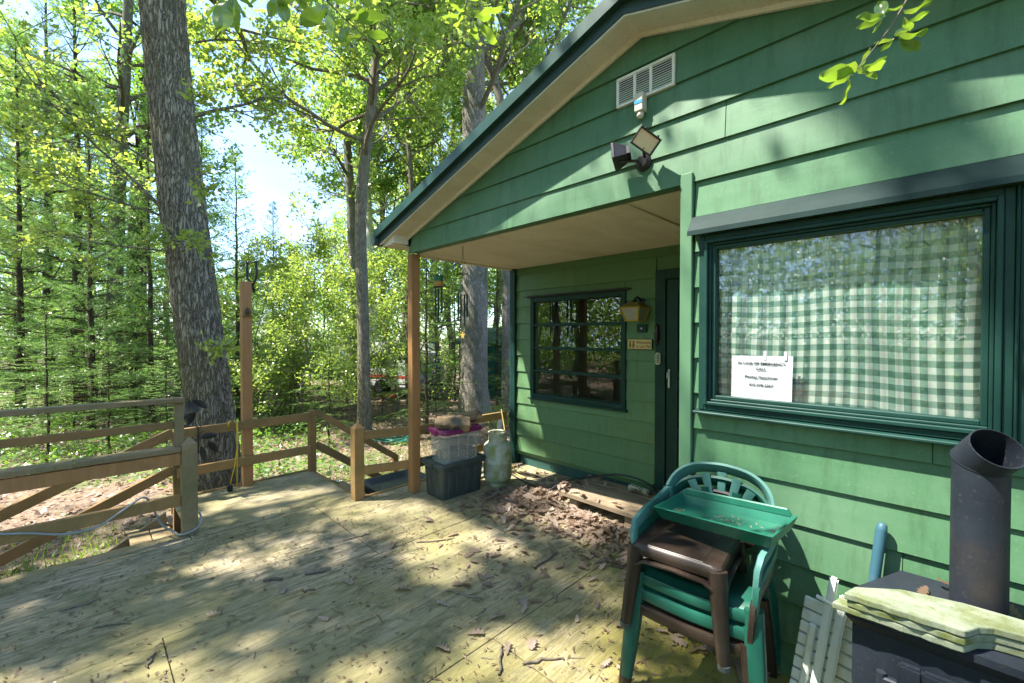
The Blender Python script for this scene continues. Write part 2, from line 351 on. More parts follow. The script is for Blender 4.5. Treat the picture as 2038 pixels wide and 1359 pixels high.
# green-yellow film that grows along the shady wall side of the deck
sx = nd(t, 'ShaderNodeSeparateXYZ'); t.links.new(co, sx.inputs[0])
mr = nd(t, 'ShaderNodeMapRange'); mr.inputs[1].default_value = -2.1; mr.inputs[2].default_value = -.9; t.links.new(sx.outputs[0], mr.inputs[0])
mm = nd(t, 'ShaderNodeMath', operation='MULTIPLY'); t.links.new(mr.outputs[0], mm.inputs[0]); t.links.new(ramp(t, noise(t, co, 1.7, 6), .25, .55), mm.inputs[1])
col = mix(t, mm.outputs[0], col, (.235, .21, .045))
col = mix(t, ramp(t, noise(t, coords(t, (5, 1.6, 1)), 2.4, 8, .72, .6), .52, .66), col, (.135, .125, .062))
col = mix(t, ramp(t, noise(t, co, 7, 8, .75, .5), .54, .70), col, (.19, .165, .085))
drk = noise(t, co, 1.3, 7, .7, .8)
col = mix(t, ramp(t, drk, .60, .72), col, (.12, .11, .07))
spk = noise(t, co, 60, 4, .7)
col = mix(t, ramp(t, spk, .62, .72), col, (.10, .062, .032))
t.links.new(col, b.inputs['Base Color']); b.inputs['Roughness'].default_value = .9; b.inputs['Specular IOR Level'].default_value = .2
bump(t, b, mix(t, .5, gn, gf), .8, .012)
# forest floor
t, b = nt('forest_floor'); co = coords(t)
n1 = noise(t, co, 9, 9, .75, .4); n2 = noise(t, co, .45, 6, .6); n3 = noise(t, co, 38, 5, .7)
col = mix(t, ramp(t, n1, .38, .62), (.10, .062, .038), (.27, .185, .13)); col = mix(t, ramp(t, n3, .5, .68), col, (.42, .32, .25))
col = mix(t, ramp(t, n2, .50, .66), col, (.085, .125, .03)); t.links.new(col, b.inputs['Base Color']); b.inputs['Roughness'].default_value = .95
bump(t, b, mix(t, .5, n1, n3), 1.0, .04)

# ------------------------------------------------------------------ ground
GZ = -0.50
rg = np.random.default_rng(3)
def gz(x, y):
    """height of the forest floor"""
    r = np.hypot(x + 2, y)
    return GZ + .05 * np.sin(x * .9 + 1) * np.cos(y * .7) + .03 * np.sin(x * 2.3) * np.sin(y * 1.9 + .5) + .012 * np.clip(r - 9, 0, 60) - .05 * np.exp(-((x + 1) ** 2 + (y - 1) ** 2) / 30)
def make_ground():
    n = 150; s = np.linspace(-1, 1, n + 1); s = np.sign(s) * (np.abs(s) ** 2.2) * 150
    gx, gy = np.meshgrid(s - 5, s + 2, indexing='ij'); V = np.stack([gx, gy, gz(gx, gy)], -1).reshape(-1, 3)
    i = np.arange(n); a = (i[:, None] * (n + 1) + i[None, :]).ravel()
    F = np.stack([a, a + n + 1, a + n + 2, a + 1], 1)
    o = link('ground', np_mesh('ground', V, F, smooth=True), 'forest_floor'); o['kind'] = 'structure'
    tag(o, 'brown forest floor covered with fallen leaves', 'ground')
make_ground()

# ------------------------------------------------------------------ deck
deck = MB()
for y in np.arange(-2.4, 3.7, .4): deck.box(-3.98, 2.0, y, y + .04, -.20, -.022)
for y in (.66, 1.0, 1.4, 1.78): deck.box(-5.15, -4.0, y, y + .04, -.20, -.022)
for (x, y) in ((-4.2, -1), (-4.2, .4), (-5.1, .75), (-5.1, 1.75), (-3.9, 1.95), (-3.88, 3.4)): deck.box(x, x + .09, y, y + .09, GZ - .15, -.03)
deck = deck.build('deck', 'grey_wood'); deck['kind'] = 'structure'; tag(deck, 'mossy weathered plywood deck in front of the cabin', 'deck')
cols = [(-4.08, -2.8625, (-2.9, -.94, 1.50, 3.9)), (-2.8575, -1.6425, (-2.9, -2.16, .28, 2.72, 3.9)), (-1.6375, -.4225, (-2.9, -.94, 1.50, 3.9)),
        (-.4175, .7975, (-2.9, -2.16, .28, 2.6)), (.805, 2.02, (-2.9, -.94, 1.50, 2.6))]
for ci, (x0, x1, ys) in enumerate(cols):
    for a, b_ in zip(ys, ys[1:]):
        dz = R.uniform(-.002, .002)
        if ci == 0 and b_ > 1.87:                                   # notch beside the steps
            MB().prism([(x0, a + .0025), (x1, a + .0025), (x1, b_ - .0025), (-3.95, b_ - .0025), (-3.95, 1.87), (x0, 1.87)], .018, o=-.018 + dz).build('plywood_sheet', 'plywood', deck)
        else:
            MB().box(x0, x1, a + .0025, b_ - .0025, -.018 + dz, dz, .002).build('plywood_sheet', 'plywood', deck)
MB().box(-5.20, -4.09, .585, 1.87, -.018, .001, .002).build('plywood_sheet', 'plywood', deck)
MB().box(-4.30, -4.205, -2.9, .575, -.14, -.003, .004).build('rim_board', 'grey_wood', deck)
MB().box(-4.20, -4.088, -2.9, .58, -.018, -.001, .003).build('rim_board', 'plywood', deck)
MB().box(-5.245, -5.205, .585, 1.89, -.14, .012, .004).build('rim_board', 'rail_wood', deck)
MB().box(-3.995, -3.957, 1.90, 3.80, -.14, .010, .004).build('rim_board', 'rail_wood', deck)
MB().box(-5.2, -4.0, 1.875, 1.91, -.16, -.004, .004).build('rim_board', 'rail_wood', deck)

# ------------------------------------------------------------------ cabin
Y0, Y1 = 2.30, 3.78          # front wall, wall at the back of the porch
XL, XR, XP = -3.75, 1.27, -1.24
XC = -.955                   # corner of the front wall and the porch
SL = .3066; ZE = 2.564       # roof slope, height of the slope at the left wall line
def zroof(x): return ZE + SL * ((x - XL) if x < XP else (XR - x))
cabin = thing('cabin', 'green clapboard cabin with a gable roof and an open corner porch', 'cabin', (-.3, Y0, 0))
def cb(mb, name, m, parent=None, smooth=False): return mb.build(name, m, parent or cabin, smooth, world=True)
# front wall: core with the window opening, then one board per course
w = MB()
WX0, WX1, WZ0, WZ1 = -.82, .103, 1.27, 2.02                  # glass opening
w.box(XC + .02, WX0 - .03, Y0 + .019, Y0 + .11, -.05, 2.40); w.box(WX0 - .03, XR, Y0 + .019, Y0 + .11, -.05, WZ0 - .03); w.box(WX0 - .03, XR, Y0 + .019, Y0 + .11, WZ1 + .03, 2.40)
w.box(WX1 + .03, WX1 + .14, Y0 + .019, Y0 + .11, WZ0 - .03, WZ1 + .03); w.box(1.12, XR, Y0 + .019, Y0 + .11, WZ0 - .03, WZ1 + .03)
w.prism([(XL + .01, 2.40), (XR - .01, 2.40), (XR - .01, zroof(XR) - .01), (XP, zroof(XP) - .01), (XL + .01, zroof(XL) - .01)], .09, 'y', Y0 + .02)
front = cb(w, 'front_wall', 'siding')
def board(x0, x1, z0, z1, y, m, par, xt0=None, xt1=None):
    """one lapped clapboard: bottom edge proud, top edge tucked back"""
    xt0 = x0 if xt0 is None else xt0; xt1 = x1 if xt1 is None else xt1
    j = R.uniform(-.0015, .0015); q = R.uniform(-.0012, .0012)
    y -= .007
    p = [(x0, y + j, z0 + q), (x1, y + j, z0 - q), (x1, y + .026, z0), (x0, y + .026, z0), (xt0, y + .0165 + j, z1), (xt1, y + .0165 + j, z1), (xt1, y + .026, z1), (xt0, y + .026, z1)]
    mb = MB(); mb.hexa(p, .0016)
    # soft bottom edge catches light
    return cb(mb, 'siding_board', m, par)
def board_open(x0, x1, z0, z1, y, m, par, ox0, ox1, oz0, oz1):
    """a course of boards that stops at a window opening"""
    if z1 <= oz0 or z0 >= oz1: return board(x0, x1, z0, z1, y, m, par)
    board(x0, ox0, z0, z1, y, m, par)
    if x1 > ox1: board(ox1, x1, z0, z1, y, m, par)
    if z0 < oz0 - .02: board(ox0 + .001, ox1 - .001, z0, oz0, y, m, par)
    if z1 > oz1 + .02: board(ox0 + .001, ox1 - .001, max(z0, oz1), z1, y, m, par)
EX = .186
for k in range(-6, 7):
    zb = 1.088 + EX * k; zt = zb + EX + .016
    if k in (1, 2, 3, 4):
        board(XC + .024, -.90, zb, zt, Y0, 'siding', front)
        continue
    cuts = {-5: .35, -3: -.10, -1: .62, 0: -.02, 5: .3, 6: .9}.get(k)
    e = [XC + .024] + ([cuts] if cuts else []) + [XR]
    for a, b_ in zip(e, e[1:]): board(a + .001, b_ - .001, zb, min(zt, 1.255) if k == 0 else zt, Y0, 'siding', front)
def xl(z): return min(XP, max(XL, XL + (z - ZE) / SL))
def xr(z): return max(XP, min(XR, XR - (z - ZE) / SL))
for k in range(7, 13):
    zb = 1.088 + EX * k; zt = min(zb + EX + .016, zroof(XP) - .002)
    cut = {7: -2.35, 8: -.78, 9: .35, 10: -1.9}.get(k)
    if zb >= zroof(XP): break
    if cut:
        board(xl(zb), cut - .001, zb, zt, Y0, 'siding', front, min(xl(zt), cut - .002)); board(cut + .001, xr(zb), zb, zt, Y0, 'siding', front, None, max(xr(zt), cut + .002))
    else: board(xl(zb), xr(zb), zb, zt, Y0, 'siding', front, xl(zt), xr(zt))
# corner post and trims of the porch opening
cb(MB().box(XC - .045, XC + .020, Y0 - .024, Y0 + .09, -.01, 2.44, .004), 'corner_board', 'corner_paint')
cb(MB().box(XC - .018, XC + .0, Y0 + .092, Y1, -.01, 2.40), 'porch_side_wall', 'siding_porch')
# back wall of the porch
w = MB(); PX0, PX1, PZ0, PZ1 = -3.40, -2.245, .895, 1.97        # porch window glass opening
w.box(XL + .03, PX0, Y1 + .019, Y1 + .10, .12, 2.44); w.box(PX1, -1.87, Y1 + .019, Y1 + .10, .12, 2.44)
w.box(PX0, PX1, Y1 + .019, Y1 + .10, .12, PZ0); w.box(PX0, PX1, Y1 + .019, Y1 + .10, PZ1, 2.44); w.box(-1.87, XC, Y1 + .019, Y1 + .10, 2.18, 2.44)
pw = cb(w, 'porch_wall', 'siding_porch')
for k in range(-1, 11):
    zb = .36 + .195 * k; zt = min(zb + .195 + .016, 2.44)
    if zb + .1 < 2.3: board_open(XL + .05, -1.885, zb, zt, Y1, 'siding_porch', pw, PX0 - .03, PX1 + .03, PZ0 - .03, PZ1 + .03)
    else: board(XL + .05, XC - .02, zb, zt, Y1, 'siding_porch', pw)
cb(MB().box(XL + .10, -1.88, Y1 + .035, Y1 + .07, -.02, .19), 'skirting_board', 'skirting')
cb(MB().box(XL - .03, XL + .048, Y1 - .035, Y1 + .06, -.02, 2.42, .004), 'corner_board', 'trim')
cb(MB().box(XL - .055, XL - .032, Y1 - .02, Y1 + .09, -.02, 2.42, .003), 'corner_board', 'metal_grey')
# side, back walls and inside so the glass has a room behind it
w = MB(); w.box(XL, XL + .06, Y1 + .101, 9.3, GZ - .1, 2.5); w.box(XR - .06, XR, Y0 + .12, 9.3, GZ - .1, 2.5); w.box(XL, XR, 9.3, 9.36, GZ - .1, 2.5)
cb(w, 'side_wall', 'siding')
w = MB(); w.box(XL + .07, XR - .07, Y1 + .11, 9.2, -.03, .0); w.box(XC + .01, XR - .07, Y0 + .12, Y1 + .109, -.03, .0); w.box(XL + .07, XR - .07, 6.6, 6.64, 0, 2.46); w.box(XC + .01, XR - .07, Y0 + .12, 9.2, 2.46, 2.5)
w.box(XL + .07, XC + .009, Y1 + .11, 9.2, 2.46, 2.5)
cb(w, 'room_lining', 'interior')
# porch ceiling: sheets with joints
pc = cb(MB().box(XL - .02, XC - .02, Y0 + .115, Y1 + .015, 2.405, 2.46), 'porch_ceiling', 'soffit')
for a, b_ in ((XL - .0, -2.62), (-2.614, -1.40), (-1.394, XC - .022)):
    cb(MB().box(a, b_, Y0 + .10, Y1 + .012, 2.392, 2.404, .002), 'ceiling_sheet', 'soffit', pc)
cb(MB().box(-1.43, -1.37, Y0 + .10, Y1 + .01, 2.378, 2.391), 'cover_strip', 'soffit', pc)
cb(MB().box(XL - .04, XL, Y0 + .115, Y1 + .10, 2.375, 2.47, .003), 'header_beam', 'soffit', pc)
# eave boxes along the left side
cb(MB().box(XL - .20, XL - .041, Y0 - .17, 9.3, 2.462, 2.475), 'eave_soffit', 'soffit')
cb(MB().prism([(XL - .20, 2.476), (XL + .0, 2.476), (XL + .0, ZE - .012), (XL - .20, ZE - .012 - .2 * SL)], .16, 'y', Y0 - .165), 'eave_return', 'soffit')
# roof: two slopes of sheet metal, soffit strips, trim and fascia along the rake
rx0, rx1 = XL - .23, XR + .23
def slope_pt(x, lift): return (x, zroof(x) + lift)
roof = MB()
for s in (0, 1):
    xa, xb = (rx0, XP) if s == 0 else (XP, rx1)
    za, zb = zroof(xa), zroof(xb)
    roof.prism([(xa, za + .10), (xb, zb + .10), (xb, zb + .125), (xa, za + .125)], 7.4, 'y', Y0 - .235)
    n = 8
    for i in range(n):                                               # standing ribs
        yy = Y0 - .1 + i * .95
        roof.hexa([(xa, yy, za + .124), (xb, yy, zb + .124), (xb, yy + .03, zb + .124), (xa, yy + .03, za + .124), (xa, yy, za + .15), (xb, yy, zb + .15), (xb, yy + .03, zb + .15), (xa, yy + .03, za + .15)])
roof = cb(roof, 'roof', 'roof_sheet')
def rake(name, m, ya, yb, l0, l1, ext=0):
    for s in (0, 1):
        xa, xb = (rx0 - ext, XP) if s == 0 else (XP, rx1 + ext)
        za, zb = zroof(xa), zroof(xb)
        cb(MB().prism([(xa, za + l0), (xb, zb + l0), (xb, zb + l1), (xa, za + l1)], yb - ya, 'y', ya), name, m, roof)
rake('soffit_strip', 'soffit', Y0 - .178, Y0 + .018, -.012, .004)
rake('soffit_trim', 'white_trim', Y0 - .196, Y0 - .180, -.018, .012)
rake('rake_flashing', 'metal_grey', Y0 - .205, Y0 - .197, -.008, .055)
rake('drip_lip', 'metal_green', Y0 - .236, Y0 - .206, .050, .058, .01)
rake('fascia', 'metal_green', Y0 - .249, Y0 - .237, .046, .128, .015)
rake('bed_moulding', 'soffit', Y0 - .020, Y0 - .002, -.040, -.013)
cb(MB().tube([(rx0 - .03, Y0 - .25, zroof(rx0) + .03), (rx0 - .03, 9.6, zroof(rx0) + .01)], .05, 8), 'gutter', 'metal_grey', roof)
cb(MB().box(rx0 - .012, rx0 + .01, Y0 - .20, 9.5, zroof(rx0) - .02, zroof(rx0) + .1), 'eave_fascia', 'metal_green', roof)
# porch post
cb(MB().box(XL - .035, XL + .055, Y0 + .005, Y0 + .095, 0, 2.386, .006), 'porch_post', 'post_wood')
# gable vent
VX0, VX1, VZ0, VZ1 = -1.40, -1.04, 2.944, 3.118
v = MB(); yv = Y0 - .012
v.box(VX0, VX1, yv, Y0 + .01, VZ0, VZ0 + .016, .002); v.box(VX0, VX1, yv, Y0 + .01, VZ1 - .016, VZ1, .002)
for x in (VX0, VX0 + .112, VX0 + .212, VX1 - .016): v.box(x, x + .016, yv - .001, Y0 + .01, VZ0 + .016, VZ1 - .016, .002)
vent = cb(v, 'gable_vent', 'vent_white')
cb(MB().box(VX0 + .01, VX1 - .01, Y0 + .0, Y0 + .009, VZ0 + .01, VZ1 - .01), 'vent_backing', 'black_metal', vent)
for i in range(11):
    z = VZ0 + .019 + i * .0128
    for a in (VX0 + .016, VX0 + .128, VX0 + .228):
        b_ = {VX0 + .016: VX0 + .112, VX0 + .128: VX0 + .212, VX0 + .228: VX1 - .016}[a]
        cb(MB().hexa([(a, yv + .002, z), (b_, yv + .002, z), (b_, yv + .008, z + .006), (a, yv + .008, z + .006), (a, yv + .002, z + .002), (b_, yv + .002, z + .002), (b_, yv + .008, z + .008), (a, yv + .008, z + .008)]), 'vent_slat', 'vent_white', vent)
# picture window and the one beyond the mullion
def frame_ring(mb, x0, x1, z0, z1, w, ya, yb, bev=.003):
    mb.box(x0, x0 + w, ya, yb, z0, z1, bev); mb.box(x1 - w, x1, ya, yb, z0, z1, bev)
    mb.box(x0 + w, x1 - w, ya + .0005, yb, z0, z0 + w, bev); mb.box(x0 + w, x1 - w, ya + .0005, yb, z1 - w, z1, bev)
def picture_window(x0, x1, name):
    f = MB()
    frame_ring(f, x0 - .075, x1 + .075, WZ0 - .075, WZ1 + .075, .028, Y0 - .030, Y0 + .02)
    frame_ring(f, x0 - .047, x1 + .047, WZ0 - .047, WZ1 + .047, .017, Y0 - .042, Y0 + .02)
    frame_ring(f, x0 - .030, x1 + .030, WZ0 - .030, WZ1 + .030, .012, Y0 - .022, Y0 + .03)
    frame_ring(f, x0 - .018, x1 + .018, WZ0 - .018, WZ1 + .018, .019, Y0 - .010, Y0 + .04)
    wv = cb(f, name, 'trim')
    cb(MB().face([(x0, Y0 + .018, WZ0), (x1, Y0 + .018, WZ0), (x1, Y0 + .018, WZ1), (x0, Y0 + .018, WZ1)]), 'pane', 'pane', wv)
    fl = MB().grid(lambda u, v: (x0 + u * (x1 - x0), Y0 + .034, WZ0 + v * (WZ1 - WZ0)), 2, 2); cb(fl, 'plastic_film', 'film', wv, True)
    sl = MB(); sl.hexa([(x0 - .095, Y0 - .060, WZ0 - .095), (x1 + .095, Y0 - .060, WZ0 - .095), (x1 + .095, Y0 + .015, WZ0 - .095), (x0 - .095, Y0 + .015, WZ0 - .095),
             (x0 - .095, Y0 - .060, WZ0 - .082), (x1 + .095, Y0 - .060, WZ0 - .082), (x1 + .095, Y0 + .015, WZ0 - .076), (x0 - .095, Y0 + .015, WZ0 - .076)], .003)
    cb(sl, 'sill', 'trim', wv)
    for zz in np.linspace(WZ0 + .05, WZ1 - .05, 6):                  # screw heads of the casing
        for xx in (x0 - .03, x1 + .03): cb(MB().lathe([(.004, 0), (.003, .002)], 6), 'screw', 'metal_green', wv).matrix_local = Matrix.Translation(Vector((xx, Y0 - .0225, zz)) - cabin.location) @ Matrix.Rotation(math.pi / 2, 4, 'X')
    return wv
cb(MB().box(WX0 - .02, 1.11, Y0 + .0405, Y0 + .112, WZ0 - .0295, WZ0 - .008), 'inner_sill', 'trim')
picture_window(WX0, WX1, 'picture_window')
picture_window(.262, 1.10, 'picture_window')
cb(MB().box(WX1 + .0755, .262 - .0755, Y0 - .046, Y0 + .02, WZ0 - .075, WZ1 + .075, .004), 'mullion', 'trim')
hood = MB()
hx0, hx1 = -.938, 1.25
prof = [(Y0 + .008, 2.205), (Y0 - .018, 2.20), (Y0 - .045, 2.165), (Y0 - .078, 2.118), (Y0 - .080, 2.094), (Y0 - .072, 2.094), (Y0 - .066, 2.112), (Y0 + .008, 2.135)]
hood.prism([(y, z) for y, z in prof], hx1 - hx0, 'x', hx0)
cb(hood, 'window_hood', 'hood_metal')
# small window on the porch: four lights, one above the other
f = MB(); frame_ring(f, -3.455, -2.19, .845, 2.02, .052, Y1 - .022, Y1 + .03)
pwin = cb(f, 'porch_window', 'trim')
cb(MB().box(-3.48, -2.15, Y1 - .05, Y1 - .022, 2.02, 2.045, .003).tube([(-3.52, Y1 - .06, 2.03), (-2.10, Y1 - .06, 2.03)], .005, 6), 'awning_track', 'black_metal', pwin)
cb(MB().box(-3.48, -2.17, Y1 - .04, Y1 + .015, .825, .847, .003), 'sill', 'trim', pwin)
hh = (1.968 - .897) / 4
for i in range(4):
    z0 = .897 + i * hh
    if i: cb(MB().box(-3.403, -2.242, Y1 - .012, Y1 + .022, z0 - .016, z0 + .016, .003), 'rail', 'trim', pwin)
    a = .012 if i == 2 else 0.0
    cb(MB().face([(-3.403, Y1 + .006 - a, z0 + .01), (-2.242, Y1 + .006 - a, z0 + .01), (-2.242, Y1 + .006 + a * .4, z0 + hh - .01), (-3.403, Y1 + .006 + a * .4, z0 + hh - .01)]), 'pane', 'pane', pwin)
# storm door
d = MB(); d.box(-1.885, -1.785, Y1 - .015, Y1 + .02, .18, 2.18, .003); d.box(-1.785, XC - .02, Y1 - .015, Y1 + .02, 2.09, 2.18, .003); d.box(-1.9, XC - .02, Y1 - .03, Y1 + .02, .155, .185, .003)
dc = cb(d, 'door_casing', 'trim')
cb(MB().box(-1.785, XC - .02, Y1 - .045, Y1 + .02, .186, .205, .002), 'threshold', 'galv', dc)
d = MB(); ya, yb = Y1 + .0, Y1 + .03
DX0, DX1 = -1.78, XC - .03
d.box(DX0, DX0 + .105, ya, yb, .21, 2.085, .003); d.box(DX1 - .08, DX1, ya, yb, .21, 2.085, .003)
for z0, z1 in ((.21, .40), (.70, .74), (1.12, 1.17), (1.20, 1.26), (1.97, 2.085)): d.box(DX0 + .105, DX1 - .08, ya + .001, yb, z0, z1, .003)
d.box(DX0 + .105, DX1 - .08, ya + .012, yb, .40, .70); d.box(DX0 + .105, DX1 - .08, ya + .012, yb, 1.17, 1.20)
for x in (DX0 + .16, DX0 + .30, DX0 + .44, DX0 + .56): d.box(x, x + .012, ya + .0025, yb, .41, .69)
door = cb(d, 'door', 'trim')
cb(MB().face([(DX0 + .1, ya + .02, 1.25), (DX1 - .07, ya + .02, 1.25), (DX1 - .07, ya + .02, 1.98), (DX0 + .1, ya + .02, 1.98)]), 'screen_pane', 'dark_glass', door)
cb(MB().face([(DX0 + .1, ya + .018, .73), (DX1 - .07, ya + .018, .73), (DX1 - .07, ya + .018, 1.13), (DX0 + .1, ya + .018, 1.13)]), 'pane', 'pane', door)
cb(MB().bar((DX0 + .03, ya - .008, 1.10), (DX0 + .03, ya - .008, 1.27), .02, .012, (0, 1, 0), .003).tube([(DX0 + .03, ya - .01, 1.24), (DX0 + .03, ya - .04, 1.24), (DX0 + .03, ya - .045, 1.19)], .006, 8), 'handle', 'galv', door)
cb(MB().box(DX0 - .02, DX1, Y1 + .06, Y1 + .09, .2, 2.12), 'inner_door', 'brown_plastic', door)

# ------------------------------------------------------------------ things on the walls
# curtain behind the picture window
def curtain(x0, x1, seed, label):
    rc = random.Random(seed); nu, nv = 150, 14; ph = [rc.uniform(0, 6.3) for _ in range(4)]
    X, U = [], []; u = 0; px, py = None, None
    for i in range(nu + 1):
        x = x0 + (x1 - x0) * i / nu
        amp = .0025 + .008 * max(0, 1 - abs((x - x0) / (x1 - x0) - .12) / .25)
        y = Y0 + .064 + amp * math.sin(x * 62 + ph[0] + 1.3 * math.sin(x * 9 + ph[1])) + .004 * math.sin(x * 140 + ph[2])
        if px is not None: u += math.hypot(x - px, y - py)
        px, py = x, y; X.append((x, y)); U.append(u)
    V = []; cu = []; cv = []
    for i in range(nu + 1):
        for j in range(nv + 1):
            z = 1.19 + (2.12 - 1.19) * j / nv
            V.append((X[i][0] + .004 * math.sin(z * 7 + i * .05), X[i][1] + .003 * math.sin(z * 5 + i * .21), z)); cu.append(U[i]); cv.append(z + .006 * math.sin(X[i][0] * 11 + ph[3]))
    F = [(i * (nv + 1) + j, (i + 1) * (nv + 1) + j, (i + 1) * (nv + 1) + j + 1, i * (nv + 1) + j + 1) for i in range(nu) for j in range(nv)]
    me = np_mesh('curtain', V, F, smooth=True)
    for nm, dat in (('cu', cu), ('cv', cv)):
        a = me.attributes.new(nm, 'FLOAT', 'POINT'); a.data.foreach_set('value', np.array(dat, np.float32))
    return tag(link('curtain', me, 'gingham'), label, 'curtain')
curtain(-.86, .15, 1, 'green and white gingham curtain behind the large picture window')
curtain(.24, 1.13, 2, 'gingham curtain in the second window at the right edge')
def text(name, body, size, loc, m, parent, rotx=math.pi / 2, align='CENTER', sx=1.0, ry=0, off=.0):
    cu = bpy.data.curves.new(name, 'FONT'); cu.body = body; cu.size = size; cu.align_x = align; cu.extrude = .0004; cu.offset = off
    o = bpy.data.objects.new(name, cu); C.objects.link(o); cu.materials.append(M[m])
    me = bpy.data.meshes.new_from_object(o); bpy.data.objects.remove(o); o = link(name, me, m, parent)
    o.location = loc; o.rotation_euler = (rotx, ry, 0); o.scale = (sx, 1, 1); return o
# paper notice taped to the glass
no = thing('paper_notice', 'white paper notice with black print taped low on the picture window', 'notice', (-.617, Y0 + .012, 1.272))
MB().grid(lambda u, v: ((u - .5) * .262 + .004 * v, .0015 * math.sin(u * 9) * math.sin(v * 7 + 1), v * .206 - .010 * u * (1 - v) + .004 * u), 14, 10).build('sheet', 'paper', no, True)
for z, s_, tx in ((.166, .0165, 'IN CASE OF EMERGENCY'), (.140, .0165, 'CALL'), (.100, .0165, 'Pinchas Fleischman'), (.062, .0165, '410-978-2267')):
    text('lettering', tx, s_, (.003, -.003, z), 'ink', no, sx=1.12, off=.0003)
for x in (.02, .105): MB().box(x - .006, x + .006, -.003, -.001, .19, .232).build('tape', 'paper', no)
# welcome plaque, doorbell plate, lantern, lock box, ornament
we = thing('welcome_plaque', 'small wooden plaque reading Welcome to our Pad beside the door', 'plaque', (-2.035, Y1 - .020, 1.494))
MB().box(-.125, .125, -.012, .006, -.046, .046, .004).build('board', 'sign_wood', we)
MB().box(-.128, .128, -.008, .007, -.049, .049, .003).build('edge', 'black_metal', we)
text('lettering', 'Welcome', .040, (.045, -.0135, .004), 'ink', we, sx=.95); text('lettering', 'to our Pad', .036, (.045, -.0135, -.032), 'ink', we, sx=.95)
for x in (-.095, -.06):
    q = MB()
    for (cx, cz, rx_, rz_) in ((0, -.008, .013, .019), (0, .018, .010, .010), (-.008, .028, .004, .005), (.008, .028, .004, .005), (-.007, -.030, .005, .009), (.007, -.030, .005, .009)):
        q.prism([(x + cx + rx_ * math.cos(a), cz + rz_ * math.sin(a)) for a in np.linspace(0, 6.283, 11)[:-1]], .0015 + .0003 * abs(cx) * 50 + .0002 * abs(cz), 'y', -.0142)
    q.build('figure', 'lamp_roof', we)
MB().tube([(-.10, -.006, .045), (0, -.012, .105), (.10, -.006, .045)], .0015, 5).build('hanger', 'black_metal', we)
pl = thing('doorbell_plate', 'green painted bell plate with a small knob above the plaque', 'doorbell', (-2.015, Y1 - .012, 1.645))
MB().box(-.05, .05, -.016, .01, -.038, .038, .006).build('plate', 'trim', pl); MB().lathe([(.009, 0), (.013, .01), (.008, .02)], 12).build('knob', 'galv', pl).rotation_euler = (math.pi / 2, 0, 0)
lb = thing('key_lock_box', 'cream push-button key box hanging on the door casing', 'lock box', (-1.845, Y1 - .018, 1.363))
MB().box(-.026, .026, -.035, .002, -.055, .055, .01).build('body', 'cream_plastic', lb, 40)
for i in range(5):
    for x in (-.009, .009): MB().lathe([(.0055, 0), (.0055, .004)], 8).build('button', 'ink', lb).matrix_local = Matrix.Translation((x, -.0345, .034 - i * .016)) @ Matrix.Rotation(math.pi / 2, 4, 'X')
orn = thing('door_ornament', 'dark little figurine hung on the door casing above the lock box', 'ornament', (-1.86, Y1 - .03, 1.62))
MB().lathe([(.01, -.10), (.022, -.07), (.026, -.02), (.014, .0), (.022, .03), (.018, .05), (.004, .065)], 10).lathe([(.004, -.14), (.012, -.12), (.006, -.10)], 8).build('figure', 'brown_plastic', orn, True)
la = thing('wall_lantern', 'yellow framed wall lantern beside the porch window', 'lantern', (-2.03, Y1 - .125, 1.785))
def frustum(mb, r0, r1, z0, z1, bars=None):
    a = [(-r0, -r0, z0), (r0, -r0, z0), (r0, r0, z0), (-r0, r0, z0)]; b_ = [(-r1, -r1, z1), (r1, -r1, z1), (r1, r1, z1), (-r1, r1, z1)]
    if bars:
        for i in range(4):
            mb.bar(a[i], b_[i], bars, bars); mb.bar(a[i], a[(i + 1) % 4], bars * .9, bars * .9); mb.bar(b_[i], b_[(i + 1) % 4], bars * .9, bars * .9)
    else: mb.hexa(a + b_)
    return mb
frustum(MB(), .062, .098, -.07, .05, .013).build('frame', 'lamp_yellow', la); frustum(MB(), .060, .095, -.066, .048).build('glass', 'frost', la)
frustum(MB(), .104, .050, .057, .10).build('roof', 'lamp_roof', la); MB().lathe([(.022, .10), (.03, .11), (.014, .125), (.010, .14)], 10).build('finial', 'black_metal', la)
MB().tube([(0, 0, .135), (0, .05, .155), (0, .12, .12)], .010, 8).box(-.035, .035, .115, .128, .0, .15, .004).build('arm', 'black_metal', la)
MB().lathe([(.018, -.05), (.024, 0), (.012, .03)], 10).build('bulb', 'white_paint', la, True)
